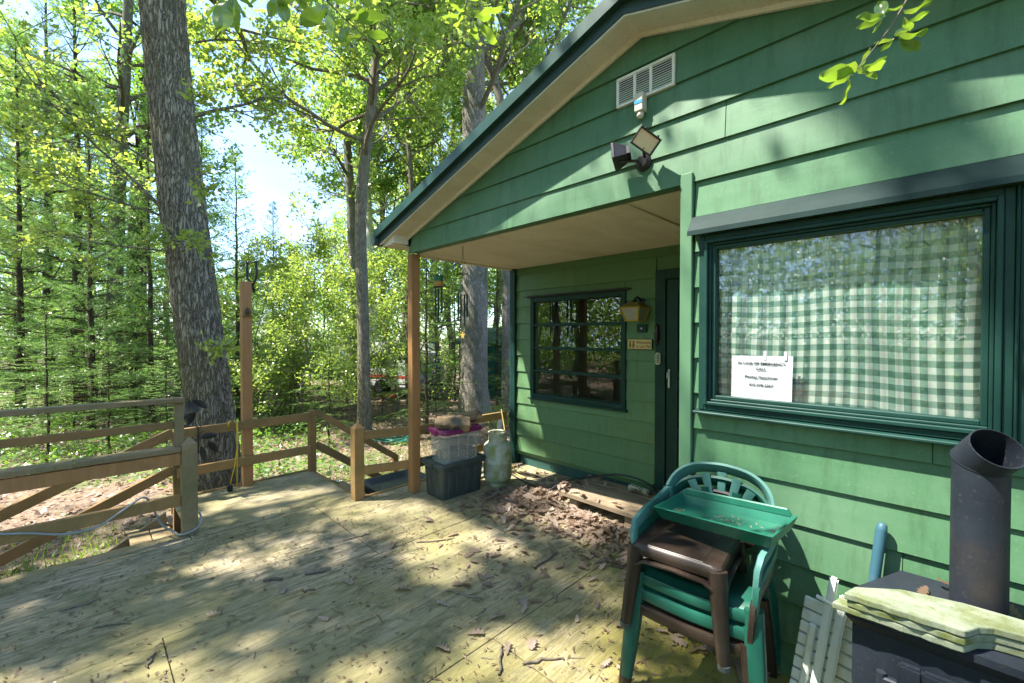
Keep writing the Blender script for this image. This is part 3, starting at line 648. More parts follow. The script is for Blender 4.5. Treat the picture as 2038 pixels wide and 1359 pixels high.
# motion sensor and twin flood light on the gable
se = thing('motion_sensor', 'small grey motion sensor under the gable vent', 'sensor', (-1.232, Y0 - .004, 2.925))
MB().box(-.026, .026, -.05, .004, -.07, .035, .005).build('body', 'cream_plastic', se)
MB().box(-.024, .024, -.0525, -.0505, -.028, -.010).build('sticker', 'blue_sticker', se); MB().lathe([(.004, -.105), (.016, -.1), (.021, -.085), (.017, -.07)], 14).build('lens', 'cream_plastic', se, True).location = (0, -.025, 0)
def flood(name, label, loc, aim, lit, roll=0):
    o = thing(name, label, 'flood light', loc, group='twin flood lights on the gable')
    o.scale = (.8, .8, .8)
    q = Vector(aim).to_track_quat('Y', 'Z').to_matrix().to_4x4() @ Matrix.Rotation(roll, 4, 'Y')
    def T(mb, nm, m, sm=False):
        ob = mb.build(nm, m, o, sm); ob.matrix_local = q; return ob
    b_ = MB(); frame_ring(b_, -.085, .085, -.062, .062, .011, .03, .05, .002); b_.hexa([(-.05, -.05, -.035), (.05, -.05, -.035), (.05, -.05, .035), (-.05, -.05, .035), (-.08, .03, -.058), (.08, .03, -.058), (.08, .03, .058), (-.08, .03, .058)][:4] + [(-.08, .03, -.058), (.08, .03, -.058), (.08, .03, .058), (-.08, .03, .058)])
    T(b_, 'housing', 'black_metal')
    for i in range(7): T(MB().box(-.05 + i * .015, -.046 + i * .015, -.072, -.048, -.03, .03), 'cooling_fin', 'black_metal')
    T(MB().box(-.075, .075, .036, .039, -.052, .052), 'lens', 'flood_glass'); T(MB().grid(lambda u, v: ((u - .5) * .148, .0345 - .0035 * (1 - (2 * v - 1) ** 2), (v - .5) * .1), 4, 8), 'reflector', 'vent_white', True)
    MB().tube([(q @ Vector((0, -.055, -.02))), Vector((0, -.02, -.05)), Vector(lit)], .011, 8).build('arm', 'black_metal', o)
    for sx_ in (-.05, .05): T(MB().box(sx_ - .006, sx_ + .006, .02, .056, .058, .072, .002), 'clip', 'black_metal')
    return o
flood('flood_light', 'black flood light of the pair tilted to the right with glass showing', (-1.155, Y0 - .125, 2.635), (.62, -.70, -.38), (-.055, .11, -.055), math.radians(-33))
flood('flood_light', 'black flood light of the pair facing left seen from its back', (-1.31, Y0 - .115, 2.605), (-.93, -.40, -.12), (.09, .10, -.03), math.radians(15))
tag(MB().lathe([(.05, 0), (.05, .012), (.03, .03)], 16).build('light_base', 'black_metal', None), 'round black wall base between the twin flood lights', 'light base').matrix_world = Matrix.Translation((-1.225, Y0 + .004, 2.575)) @ Matrix.Rotation(math.pi / 2, 4, 'X')

# ------------------------------------------------------------------ railings and steps
def post(mb, x, y, z0, z1, w=.09, point=0):
    if point:
        mb.box(x - w / 2, x + w / 2, y - w / 2, y + w / 2, z0, z1 - point, .004); h = w / 2
        mb.hexa([(x - h, y - h, z1 - point), (x + h, y - h, z1 - point), (x + h, y + h, z1 - point), (x - h, y + h, z1 - point), (x - .008, y - .008, z1), (x + .008, y - .008, z1), (x + .008, y + .008, z1), (x - .008, y + .008, z1)])
    else: mb.box(x - w / 2, x + w / 2, y - w / 2, y + w / 2, z0, z1, .004)
    return mb
def rail(parent, a, b_, w, h, m='rail_wood', name='rail', up=(0, 0, 1)):
    return MB().bar(a, b_, w, h, up, .004).build(name, m, parent, world=True)
XA = -4.26
rA = thing('bench_railing', 'weathered railing with a bench board along the near left deck edge', 'railing', (XA, .59, 0))
post(MB(), XA + .02, .59, -.05, .765, .10, .05).build('post', 'grey_wood', rA, world=True)
MB().box(XA - .035, XA + .005, .505, .565, .56, 1.045, .003).build('post', 'grey_wood', rA, world=True)
rail(rA, (XA - .01, .57, 1.067), (XA - .01, -2.6, 1.10), .09, .038, 'grey_wood', 'top_rail')
rail(rA, (XA - .04, .505, .868), (XA - .04, -2.6, .895), .035, .055)
rail(rA, (XA - .02, .54, .678), (XA - .02, -.05, .684), .14, .036, 'grey_wood', 'bench_board'); rail(rA, (XA - .02, -.053, .684), (XA - .02, -2.6, .705), .14, .036, 'grey_wood', 'bench_board')
rail(rA, (XA + .02, .54, .606), (XA + .02, -2.6, .625), .035, .095, 'post_wood', 'bench_apron')
rail(rA, (XA + .0, .54, .272), (XA + .0, -2.6, .285), .036, .088)
post(MB(), XA + .02, -2.5, -.05, 1.07, .09).build('post', 'grey_wood', rA, world=True)
XB = -5.165
rB = thing('landing_railing', 'two-rail timber railing with a tall post behind the landing', 'railing', (XB, .63, 0))
for y, z0, z1, w_ in ((.63, GZ, .685, .07), (1.875, -.2, .725, .075)): post(MB(), XB, y, z0, z1, w_, .02).build('post', 'rail_wood', rB, world=True)
post(MB(), XB, 1.215, -.04, 2.14, .092).build('tall_post', 'post_wood', rB, world=True)
for z in (.645, .268):
    rail(rB, (XB + .058, .62, z), (XB + .058, 1.835, z + .005), .036, .09)
rS = thing('step_handrail', 'sloping double handrail descending beside the left steps', 'handrail', (XB, .55, 0))
rail(rS, (XB - .005, .60, .655), (XB - .005, -1.9, -.50 + .02), .036, .088); rail(rS, (XB - .005, .60, .30), (XB - .005, -1.25, -.52), .036, .088)
post(MB(), XB - .05, -1.2, GZ - .1, -.1, .07).build('post', 'rail_wood', rS, world=True)
rT = thing('stair_handrail', 'sloping double handrail descending beside the back steps', 'handrail', (XB, 1.95, 0))
rail(rT, (XB, 1.92, .685), (XB, 2.96, -.055), .036, .075); rail(rT, (XB, 1.92, .30), (XB, 2.90, -.40), .036, .088)
post(MB(), XB - .02, 2.96, GZ - .1, -.03, .07).build('post', 'rail_wood', rT, world=True)
rD = thing('porch_railing', 'two-rail timber railing from a pointed post to the cabin corner', 'railing', (-3.96, 1.86, 0))
post(MB(), -3.965, 1.86, -.02, .735, .095, .045).build('post', 'rail_wood', rD, world=True)
for z in (.612, .272):
    rail(rD, (-3.945, 1.912, z), (-3.80, 2.36, z), .036, .082); rail(rD, (-3.80, 2.405, z - .005), (-3.83, 3.72, z - .02), .036, .088)
def steps(name, label, x0, x1, ys, zs, sgn):
    s_ = thing(name, label, 'steps', ((x0 + x1) / 2, ys[0], GZ))
    for y, z in zip(ys, zs):
        for k in range(2):
            a = y + sgn * (k * .145); MB().box(x0, x1, min(a, a + sgn * .138), max(a, a + sgn * .138), z - .036, z, .004).build('tread_plank', 'grey_wood', s_, world=True)
    for x in (x0 + .03, x1 - .07): MB().hexa([(x, ys[0], -.42), (x + .04, ys[0], -.42), (x + .04, ys[0] + sgn * .02, -.06), (x, ys[0] + sgn * .02, -.06), (x, ys[-1] + sgn * .28, GZ - .05), (x + .04, ys[-1] + sgn * .28, GZ - .05), (x + .04, ys[-1] + sgn * .28, zs[-1] - .04), (x, ys[-1] + sgn * .28, zs[-1] - .04)]).build('stringer', 'grey_wood', s_, world=True)
steps('deck_steps', 'grey plank steps leaving the landing towards the left', -5.12, -4.34, (.55, .25), (-.175, -.345), -1)
steps('back_steps', 'plank steps going down behind the landing', -5.10, -4.03, (1.93, 2.24), (-.175, -.345), 1)
def at(px, py, d):
    """a point of the place seen at photo pixel px,py, d metres ahead of the camera"""
    r = (px - 1019) / 855 * d; return Vector(((r - d) / 2 ** .5, (r + d) / 2 ** .5, 1.58 + (667 - py) / 855 * d))
# things on the tall post and the railing
fk = thing('forked_hook', 'black iron forked hook on top of the tall post', 'hook', (XB + .03, 1.26, 2.10))
U = [(0, .03, -.07), (0, .012, .0), (-.01, -.012, .045), (-.015, -.03, .08), (-.015, -.035, .16), (-.01, -.03, .24)]
MB().tube(U, .011, 8).tube([(0, .012, .0), (.01, .035, .06), (.012, .05, .14), (.01, .045, .25)], .011, 8).build('prongs', 'black_metal', fk, True)
for p in ((-.01, -.03, .24), (.01, .045, .25)): MB().tube([(p[0], p[1] - .012, p[2] + .012), (p[0], p[1], p[2]), (p[0], p[1] + .012, p[2] + .014)], .008, 6).build('tip', 'black_metal', fk, True)
pq = thing('post_plaque', 'little dark plaque fixed to the face of the tall post', 'plaque', (XB + .049, 1.215, 1.82)); pq.rotation_euler = (0, 0, math.pi / 2)
MB().box(-.042, .042, -.012, 0, -.05, -.03, .003).build('shelf', 'lamp_roof', pq)
MB().prism([(-.036, -.03), (.036, -.03), (.034, .0), (.02, .03), (.008, .055), (-.008, .055), (-.02, .03), (-.034, .0)], .012, 'y', -.012).build('plate', 'rail_wood', pq)
MB().lathe([(.02, -.02), (.026, -.005), (.015, .012), (.018, .025), (.006, .04)], 10).build('figure', 'brown_plastic', pq, True).location = (0, -.02, 0)
fl = thing('metal_flower', 'black sheet-metal flower ornament on the rail before the oak', 'ornament', tuple(at(392, 858, 4.15)))
rr = random.Random(4)
petal = MB().grid(lambda u, v: ((v - .5) * .075 * math.sin(math.pi * (u * .92 + .05)) ** .8, .012 * math.sin(u * 3) + .01 * abs(v - .5), u * .17), 8, 4).mesh('petal', True)
for (px, py, tilt, yaw) in ((368, 822, .1, .2), (388, 822, -.15, .5), (352, 835, 1.1, .0), (410, 812, -.9, .3), (372, 846, .5, .9), (383, 856, -1.3, .2), (412, 880, 2.6, .4), (398, 890, 2.9, .1), (430, 866, -1.6, .5)):
    o = link('petal', petal, 'black_metal', fl); o.scale = (.8, .8, .8); o.location = at(px, py, 4.15 + rr.uniform(-.04, .04)) - fl.location
    o.rotation_euler = (rr.uniform(-.2, .2), tilt, math.radians(45) + yaw)
MB().tube([(0, 0, -.22), (.02, 0, -.05), (0, 0, .02), (-.03, -.02, .08)], .006, 6).tube([(-.09, .0, .0), (0, 0, -.03), (.1, .02, .01)], .005, 6).tube([(0, 0, .02), (.06, .06, .09)], .004, 6).build('stem', 'black_metal', fl)
ys_ = thing('yellow_strap', 'yellow cord looped over the landing rail with a black plug', 'cord', (XB + .08, 1.06, .70))
MB().tube([(.0, -.03, -.05), (.015, -.025, .0), (-.02, .0, .01), (-.055, .0, -.0), (-.05, -.01, -.06)], .006, 6).tube([(.012, .04, -.66), (.02, .045, -.3), (.016, .04, -.02), (-.02, .03, .01), (-.05, .03, -.05)], .006, 6).tube([(.02, -.02, -.62), (.02, .02, -.45), (.024, .05, -.2), (.012, .05, .0)], .005, 6).build('cord', 'yellow', ys_, True)
MB().box(-.012, .032, -.045, .0, -.70, -.635, .008).build('plug', 'cord_black', ys_)
gc = MB().tube(list(smooth_path([(XA + .035, -1.3, .30), (XA + .035, -.9, .24), (XA + .035, -.55, .33), (XA + .035, -.30, .29), (XA + .035, -.1, .22), (XA + .035, .06, .22), (XA + .04, .2, .30), (XA - .02, .33, .34), (XA - .06, .42, .1), (XA - .06, .50, .012), (XA + .06, .53, .014), (XA + .11, .62, .05), (XA + .085, .66, .1), (XA - .03, .66, .14)], 6)), .0075, 8).build('grey_cable', 'cord_grey', None, True)
tag(gc, 'grey cable draped along the lower left rail and round the post', 'cable')

# ------------------------------------------------------------------ storage bins, logs, gas bottle, porch step
def rrect(x0, x1, y0, y1, r, n=4):
    p = []
    for cx, cy, a0 in ((x1 - r, y1 - r, 0), (x0 + r, y1 - r, 90), (x0 + r, y0 + r, 180), (x1 - r, y0 + r, 270)):
        for i in range(n + 1): a = math.radians(a0 + 90 * i / n); p.append((cx + r * math.cos(a), cy + r * math.sin(a)))
    return p
def loft(mb, rings, capb=True, capt=True):
    v = [[mb.bm.verts.new(q) for q in r] for r in rings]; n = len(v[0])
    for a, b_ in zip(v, v[1:]):
        for j in range(n): mb.bm.faces.new((a[j], a[(j + 1) % n], b_[(j + 1) % n], b_[j]))
    if capb: mb.bm.faces.new(v[0][::-1])
    if capt: mb.bm.faces.new(v[-1])
    return mb
def rings(hw, hl, prof, r=.03): return [[(x, y, z) for x, y in rrect(-hw * k, hw * k, -hl * k2, hl * k2, r)] for k, k2, z in prof]
b1 = thing('storage_bin', 'dark grey lidded storage bin standing on the deck by the post', 'storage bin', (-3.475, 2.645, 0.003), math.radians(-2))
mb = loft(MB(), rings(.168, .262, ((.86, .9, 0), (.88, .915, .02), (.97, .975, .285), (.972, .977, .29), (1.03, 1.025, .292), (1.03, 1.025, .318)), .035)); mb.build('body', 'bin_grey', b1, 35)
for y in (-.15, -.06, .06, .15): MB().bar((.151, y, .03), (.165, y, .27), .05, .012, (1, 0, 0), .004).build('rib', 'bin_grey', b1)
for x in (-.07, .07): MB().bar((x, -.239, .03), (x, -.258, .27), .04, .012, (0, 1, 0), .004).build('rib', 'bin_grey', b1)
lid = loft(MB(), rings(.186, .284, ((.99, .99, .308), (1, 1, .312), (1, 1, .338), (.97, .98, .349), (.88, .92, .349), (.86, .905, .338)), .045)).build('lid', 'bin_grey', b1, 35)
for s_ in (-1, 1): MB().box(-.06, .06, s_ * .284 - .012, s_ * .284 + .012, .295, .345, .008).build('latch', 'bin_grey', b1)
b2 = thing('clear_bin', 'translucent plastic bin of firewood with a purple lid', 'storage bin', (-3.435, 2.63, .343), math.radians(-3))
loft(MB(), rings(.142, .218, ((.86, .9, 0), (.88, .91, .012), (.985, .985, .285)), .035), True, False).build('body', 'clear_plastic', b2, 35)
for y in (-.16, -.05, .06, .16): MB().bar((.122, y, .02), (.139, y, .27), .012, .004, (1, 0, 0)).build('rib', 'clear_plastic', b2)
loft(MB(), rings(.158, .238, ((.97, .97, .282), (1, 1, .288), (1, 1, .316), (.96, .975, .327), (.86, .91, .327), (.84, .90, .319)), .045)).build('lid', 'purple_lid', b2, 35)
for s_ in (-1, 1): MB().box(-.05, .05, s_ * .238 - .012, s_ * .238 + .010, .268, .322, .008).build('latch', 'purple_lid', b2)
def split_log(name, label, loc, rot, L, r, seed, m='fire_wood', group=None):
    q = random.Random(seed); n = 5; ang = [(j_ + q.uniform(-.28, .28)) * 6.283 / n for j_ in range(n)]; mb = MB(); rg_ = []
    rad = [r * q.uniform(.65, 1.15) for _ in range(n)]
    for i in range(9):
        x = (i / 8 - .5) * L; rg_.append([(x + q.uniform(-.012, .012) * (i in (0, 8)), rad[j] * math.cos(ang[j]) * q.uniform(.82, 1.14), rad[j] * .8 * math.sin(ang[j]) * q.uniform(.82, 1.14)) for j in range(n)])
    o = loft(mb, rg_).build(name, m, None, 25); o.location = loc; o.rotation_euler = rot; bv = o.modifiers.new('bevel', 'BEVEL'); bv.width = .006; bv.segments = 1; return tag(o, label, 'firewood', group)
lz = .343 + .327
split_log('split_log', 'larger split log lying on the purple lid at the front', (-3.36, 2.55, lz + .058), (.5, .05, math.radians(48)), .33, .085, 5)
split_log('split_log', 'split log on the back end of the purple lid', (-3.41, 2.79, lz + .062), (1.2, -.08, math.radians(75)), .26, .085, 9)
for i, (x, y, z, a) in enumerate(((-.02, -.02, .07, 92), (.05, .0, .075, 86), (-.04, .02, .175, 95), (.04, -.01, .185, 88))):
    split_log('split_log', 'split firewood piled inside the translucent bin', (-3.435 + x, 2.63 + y, .343 + z), (i * 1.1, .03, math.radians(a - 3)), .34, .062, 20 + i, group='firewood in the bin')
tk = thing('gas_bottle', 'mottled grey propane gas bottle behind the storage bins', 'gas bottle', (-3.315, 3.10, 0))
MB().lathe([(.10, .0), (.105, .03), (.10, .05)], 28).build('foot_ring', 'tank_paint', tk, 40)
prof = [(.085, .035)] + [(.075 + .076 * math.sin(a), .115 - .085 * math.cos(a)) for a in np.linspace(.1, math.pi / 2, 7)] + [(.151, .24), (.1535, .245), (.1535, .255), (.151, .26)] + [(.06 + .091 * math.cos(a), .385 + .085 * math.sin(a)) for a in np.linspace(0, math.pi / 2, 8)] + [(.03, .475)]
MB().lathe(prof, 36).build('body', 'tank_paint', tk, 50)
col_ = MB()
for a0, a1 in ((20, 150), (165, 250), (265, 375)):
    for i in range(8):
        a = math.radians(a0 + (a1 - a0) * i / 8); b_ = math.radians(a0 + (a1 - a0) * (i + 1) / 8); ro, ri = .098, .093
        col_.hexa([(ri * math.cos(a), ri * math.sin(a), .455), (ro * math.cos(a), ro * math.sin(a), .455), (ro * math.cos(b_), ro * math.sin(b_), .455), (ri * math.cos(b_), ri * math.sin(b_), .455), (ri * math.cos(a), ri * math.sin(a), .545), (ro * math.cos(a), ro * math.sin(a), .545), (ro * math.cos(b_), ro * math.sin(b_), .545), (ri * math.cos(b_), ri * math.sin(b_), .545)])
MB().tube([(.0955 * math.cos(a), .0955 * math.sin(a), .552) for a in np.linspace(math.radians(20), math.radians(375), 30)], .009, 6).build('collar_rim', 'tank_paint', tk, True)
MB().tube([(.0955 * math.cos(a), .0955 * math.sin(a), .462) for a in np.linspace(math.radians(20), math.radians(375), 30)], .009, 6).build('collar_rim', 'tank_paint', tk, True)
col_.build('collar', 'tank_paint', tk)
MB().lathe([(.022, .465), (.022, .50), (.014, .505), (.014, .52), (.026, .522), (.026, .535)], 12).build('valve', 'brass', tk)
MB().box(-.03, .03, -.1535, -.1445, .40, .43, .002).build('label_sticker', 'paper', tk).rotation_euler = (-.15, 0, math.radians(20))
MB().box(-.01, .03, -.156, -.146, .402, .414).build('label_print', 'red_paint', tk).rotation_euler = (-.15, 0, math.radians(20))
ps = thing('porch_step', 'low slatted wooden step in front of the cabin door', 'step', (-1.85, 3.42, 0))
for i in range(7): MB().box(-2.53 + R.uniform(-.008, .008), -1.10, 3.15 + i * .078, 3.15 + i * .078 + .072, .098, .13 + R.uniform(-.002, .002), .004).build('plank', 'step_wood', ps, world=True)
for x in (-2.42, -1.85, -1.25): MB().box(x, x + .085, 3.17, 3.67, .0, .097, .004).build('bearer', 'step_wood', ps, world=True)
MB().box(-2.52, -1.11, 3.139, 3.149, .090, .126, .002).build('edge_strip', 'step_wood', ps, world=True)
# power strip, black cord, rope
po = thing('power_strip', 'cream outlet box lying among leaves on the step', 'outlet box', (-1.97, 3.63, .13), math.radians(-8))
MB().box(-.10, .10, -.03, .03, 0, .042, .006).build('body', 'cream_plastic', po)
for x in (-.06, -.02, .02): MB().box(x - .008, x + .008, -.010, .010, .041, .0435).build('socket', 'ink', po)
cw = MB().tube(list(smooth_path([(-3.55, 3.45, .01), (-3.2, 3.35, .008), (-2.9, 3.28, .02), (-2.72, 3.22, .05), (-2.60, 3.32, .15), (-2.4, 3.55, .19), (-2.2, 3.62, .24), (-1.98, 3.6, .26), (-1.84, 3.6, .23), (-1.80, 3.64, .17), (-1.86, 3.62, .15)], 6)), .008, 8).build('extension_cord', 'cord_black', None, True)
tag(cw, 'black power cord arching over the porch step', 'cord')
rp = MB().tube(list(smooth_path([(-3.84, 3.66, .645), (-3.80, 3.62, .655), (-3.74, 3.60, .5), (-3.66, 3.57, .3), (-3.56, 3.53, .12), (-3.45, 3.50, .02), (-3.36, 3.45, .012), (-3.2, 3.42, .012)], 6)), .007, 8).build('tan_rope', 'rope', None, True)
tag(rp, 'tan rope hanging from the end of the porch rail to the deck', 'rope')
bs = MB().tube([(-3.80, 3.08, .60), (-3.81, 3.085, .68), (-3.83, 3.09, .69), (-3.85, 3.09, .60)], .006, 6).build('rail_hook', 'cord_grey', None, True); tag(bs, 'grey wire hook over the rail above the gas bottle', 'hook')

# ------------------------------------------------------------------ wind chimes
def chime(name, label, px, py, d, can=True):
    o = thing(name, label, 'wind chime', tuple(at(px, py, d)))
    z = 0
    if can:
        MB().lathe([(.052, -.055), (.052, .0)], 20).build('can_base', 'brass', o, 40); MB().lathe([(.0525, .001), (.0525, .05)], 20).build('can_top', 'hose', o, 40)
        MB().lathe([(.055, .05), (.055, .058)], 20).lathe([(.055, -.064), (.055, -.055)], 20).build('can_rim', 'black_metal', o)
        z = -.075
    else:
        MB().tube([(.06 * math.cos(a), .06 * math.sin(a), .22) for a in np.linspace(0, 6.283, 16)], .004, 5, False).build('ring', 'black_metal', o); z = -.0
    for i in range(4 if not can else 3):
        a = i * 2 * math.pi / (3 if can else 4) + .5; r = .036 if can else .052; L = (.26, .36, .29, .33)[i]
        MB().lathe([(.0105, z - L), (.0105, z)], 10, (r * math.cos(a), r * math.sin(a), 0)).build('tube', 'chime', o, 40)
        MB().tube([(r * math.cos(a), r * math.sin(a), z), (r * math.cos(a) * .9, r * math.sin(a) * .9, .05 if can else .22)], .0012, 4).build('string', 'cord_black', o)
    MB().tube([(0, 0, .06 if can else .2), (0, 0, 2.39 - o.location.z)], .0015, 4).build('hanger', 'cord_black', o)
    if not can:
        MB().tube([(0, 0, .2), (0, 0, -.42)], .001, 4).build('string', 'cord_black', o)
        MB().prism([(.05 * (1 if i % 2 == 0 else .45) * math.cos(i * math.pi / 5 + .3), -.46 + .05 * (1 if i % 2 == 0 else .45) * math.sin(i * math.pi / 5 + .3)) for i in range(10)], .006, 'y', -.003).build('star', 'brass', o)
    return o
chime('wind_chime', 'wind chime with a green and gold can above three dark tubes', 873, 560, 4.53)
chime('wind_chime', 'dark tube wind chime with a gold star before the pale trunk', 921, 585, 4.78, False)
ch = thing('ceiling_chain', 'short rusty chain with a hook hanging from the porch ceiling', 'chain', (-3.08, 2.45, 2.39))
for i in range(5): MB().tube([((.006 * math.cos(a)) * (i % 2), (.006 * math.cos(a)) * (1 - i % 2), -.012 - i * .018 + .012 * math.sin(a)) for a in np.linspace(0, 6.283, 9)], .0016, 4, False).build('link', 'stick', ch)
MB().tube([(0, 0, -.09), (-.03, 0, -.17), (.03, 0, -.17), (0, 0, -.09)], .0016, 4).build('hook', 'stick', ch)
sh = thing('shepherd_hook', 'dark garden hook with hanging bells beyond the porch post', 'garden hook', tuple(at(868, 838, 7.3)))
H = [at(868, 838, 7.3), at(866, 780, 7.3), at(838, 740, 7.3), at(834, 705, 7.3), at(842, 686, 7.3), at(856, 680, 7.3), at(866, 683, 7.3), at(868, 695, 7.3)]
MB().tube([p - sh.location for p in H], .009, 8).build('rod', 'black_metal', sh, True)
for i, (px, py) in enumerate(((868, 702), (865, 716), (872, 716), (868, 728), (866, 738))):
    MB().lathe([(.035, -.05), (.03, -.03), (.018, .0), (.006, .02)], 10, tuple(at(px, py, 7.3) - sh.location)).build('bell', 'black_metal', sh, True)
MB().tube([at(868, 695, 7.3) - sh.location, at(868, 738, 7.3) - sh.location], .003, 4).build('string', 'cord_black', sh)

# ------------------------------------------------------------------ stacked plastic chairs, side table, tray
def monobloc(name, label, loc, rz, m, mb_, tilt=0):
    o = thing(name, label, 'chair', loc, rz, 'stacked plastic chairs')
    o.rotation_euler = (tilt, 0, rz); o.scale = (.97, .95, .945)
    def seat(u, v):
        x = (u - .5) * 2; w_ = .235 - .03 * v
        return (x * w_, -.225 + v * .42, .435 - .03 * v - .018 * (1 - x * x) * math.sin(v * math.pi) - .035 * max(0, (.12 - v) / .12) ** 2 + .012 * x * x)
    sb = MB(); sb.grid(seat, 12, 14); sb.grid(lambda u, v: (seat(u, v)[0] * .985, seat(u, v)[1] * .985, seat(u, v)[2] - .008), 12, 14)
    sb.tube([((x - .5) * .47, -.228 - .012 * math.sin(x * math.pi), .392 + .010 * abs(x - .5)) for x in np.linspace(0, 1, 9)], .013, 8, True, (.8, 1.9))
    s_ = sb.build('seat', m, o, 50)
    for sx in (-1, 1):
        MB().tube([(sx * .236, -.215, .43), (sx * .252, -.235, .22), (sx * .27, -.262, .0)], [1, .92, .72], 8, True, (.030, .034)).build('leg', m, o, 50)
        MB().tube([(sx * .205, .19, .42), (sx * .222, .235, .22), (sx * .235, .285, .0)], [1, .92, .75], 8, True, (.030, .034)).build('leg', m, o, 50)
        arm = [(sx * .238, -.218, .43), (sx * .247, -.235, .53), (sx * .252, -.235, .60), (sx * .258, -.205, .632), (sx * .265, -.10, .640), (sx * .266, .02, .645), (sx * .255, .12, .665), (sx * .235, .19, .70)]
        MB().tube(arm, [1.0, .95, 1, 1.1, 1.15, 1.15, 1.1, 1], 8, True, (.024, .013)).build('arm', mb_, o, 50)
    A = [(-.235, .19, .70), (-.222, .225, .745), (-.185, .255, .79), (-.12, .275, .822), (0, .283, .836), (.12, .275, .822), (.185, .255, .79), (.222, .225, .745), (.235, .19, .70)]
    # smooth the arch
    P = []
    for i in range(len(A) - 1):
        for k in range(4): f = k / 4; P.append(Vector(A[i]).lerp(Vector(A[i + 1]), f))
    P.append(Vector(A[-1]))
    for _ in range(3): P = [P[0]] + [(P[i - 1] + P[i] * 2 + P[i + 1]) / 4 for i in range(1, len(P) - 1)] + [P[-1]]
    MB().tube(P, 1, 8, True, (.011, .036), (0, 0, 1)).build('back_arch', mb_, o, 60)
    for sx in (-1, 1): MB().tube([(sx * .235, .19, .71), (sx * .215, .20, .56), (sx * .195, .19, .42)], 1, 8, True, (.028, .012)).build('back_side', mb_, o, 50)
    for i in range(7):
        a = math.radians(-66 + i * 22); c0 = Vector((.055 * math.sin(a), .215, .52 + .04 * math.cos(a))); c1 = Vector((.20 * math.sin(a), .268 - .05 * abs(math.sin(a)), .60 + .215 * math.cos(a)))
        MB().tube([c0, (c0 + c1) / 2 + Vector((0, .01, 0)), c1], [.8, 1.1, 1.5], 8, True, (.0145, .004), (0, -1, .2)).build('back_slat', mb_, o, 50)
    MB().tube([(-.10, .205, .43), (-.075, .212, .53), (0, .217, .565), (.075, .212, .53), (.10, .205, .43)], 1, 8, True, (.006, .022), (0, -1, 0)).build('back_hub', mb_, o, 50)
    return o
cx, cyy, crz = -.738, 1.975, math.radians(5)
monobloc('plastic_chair', 'brown plastic armchair at the bottom of the chair stack', (cx - .01, cyy - .01, 0), crz, 'brown_plastic', 'brown_plastic')
monobloc('plastic_chair', 'green plastic armchair in the middle of the chair stack', (cx, cyy - .005, .066), crz, 'green_plastic', 'green_plastic')
monobloc('plastic_chair', 'faded green armchair with a fan back topping the chair stack', (cx, cyy - .0, .132), crz, 'green_plastic', 'green_faded')
st = thing('side_table', 'brown plastic side table set on the seats of the stacked chairs', 'side table', (-.795, 1.90, .31), math.radians(6))
loft(MB(), [[(x, y, z) for x, y in rrect(-a, a, -a, a, .035, 5)] for a, z in ((.186, .315), (.189, .33), (.186, .352), (.176, .362))], True, True).build('top', 'brown_plastic', st, 40)
MB().box(-.115, .115, -.170, .170, .3595, .364, .002).build('top_panel', 'brown_plastic', st)
for sx in (-1, 1):
    for sy in (-1, 1):
        MB().tube([(sx * .165, sy * .165, .345), (sx * .178, sy * .178, .20), (sx * .200, sy * .200, .0)], [1.15, .95, .72], 8, True, (.030, .026), (sx, sy, 0)).build('leg', 'brown_plastic', st, 50)
        MB().lathe([(.021, -.012), (.024, -.006), (.024, .012)], 10, (sx * .20, sy * .20, 0)).build('foot', 'bin_grey', st)
for a in range(4):
    q = Matrix.Rotation(a * math.pi / 2, 4, 'Z')
    MB().tube([q @ Vector(p) for p in ((-.172, -.183, .27), (-.12, -.184, .298), (.0, -.185, .305), (.12, -.184, .298), (.172, -.183, .27))], 1, 8, True, (.022, .006), (0, 0, 1)).build('apron', 'brown_plastic', st, 50)
ty = thing('planter_tray', 'green plastic planter tray lying across the top of the stack', 'tray', (-.664, 1.951, .762)); ty.rotation_euler = (math.radians(4), math.radians(-5.5), math.radians(-8))
tw, tl = .256, .122
def rect(w_, l_, z): return [(-w_, -l_, z), (w_, -l_, z), (w_, l_, z), (-w_, l_, z)]
loft(MB(), [rect(tw * .90, tl * .80, 0), rect(tw, tl, .056), rect(tw * .965, tl * .90, .056), rect(tw * .885, tl * .74, .016)], True, True).build('body', 'tray_green', ty)
MB().hexa([(-tw * .93, tl * .86, .05), (tw * .93, tl * .86, .05), (tw * .93, tl * 1.0, .05), (-tw * .93, tl * 1.0, .05), (-tw * .88, tl * .90, .082), (tw * .88, tl * .90, .082), (tw * .88, tl * 1.0, .082), (-tw * .88, tl * 1.0, .082)], .004).build('back_lip', 'tray_green', ty)
# debris in the tray is a handful of needles
V, F = [], []
for i in range(60):
    x = R.gauss(-.02, .10); y = R.gauss(.0, .022); x = max(-.2, min(.2, x)); y = max(-.05, min(.05, y)); a = R.uniform(0, 6.3); L = R.uniform(.008, .028); k = len(V)
    V += [(x, y, .0175), (x + L * math.cos(a), y + L * math.sin(a), .019), (x + L * math.cos(a) + .003, y + L * math.sin(a), .020), (x + .003, y + .001, .0185)]; F.append((k, k + 1, k + 2, k + 3))
link('debris', np_mesh('debris', V, F), 'stick', ty)['kind'] = 'stuff'

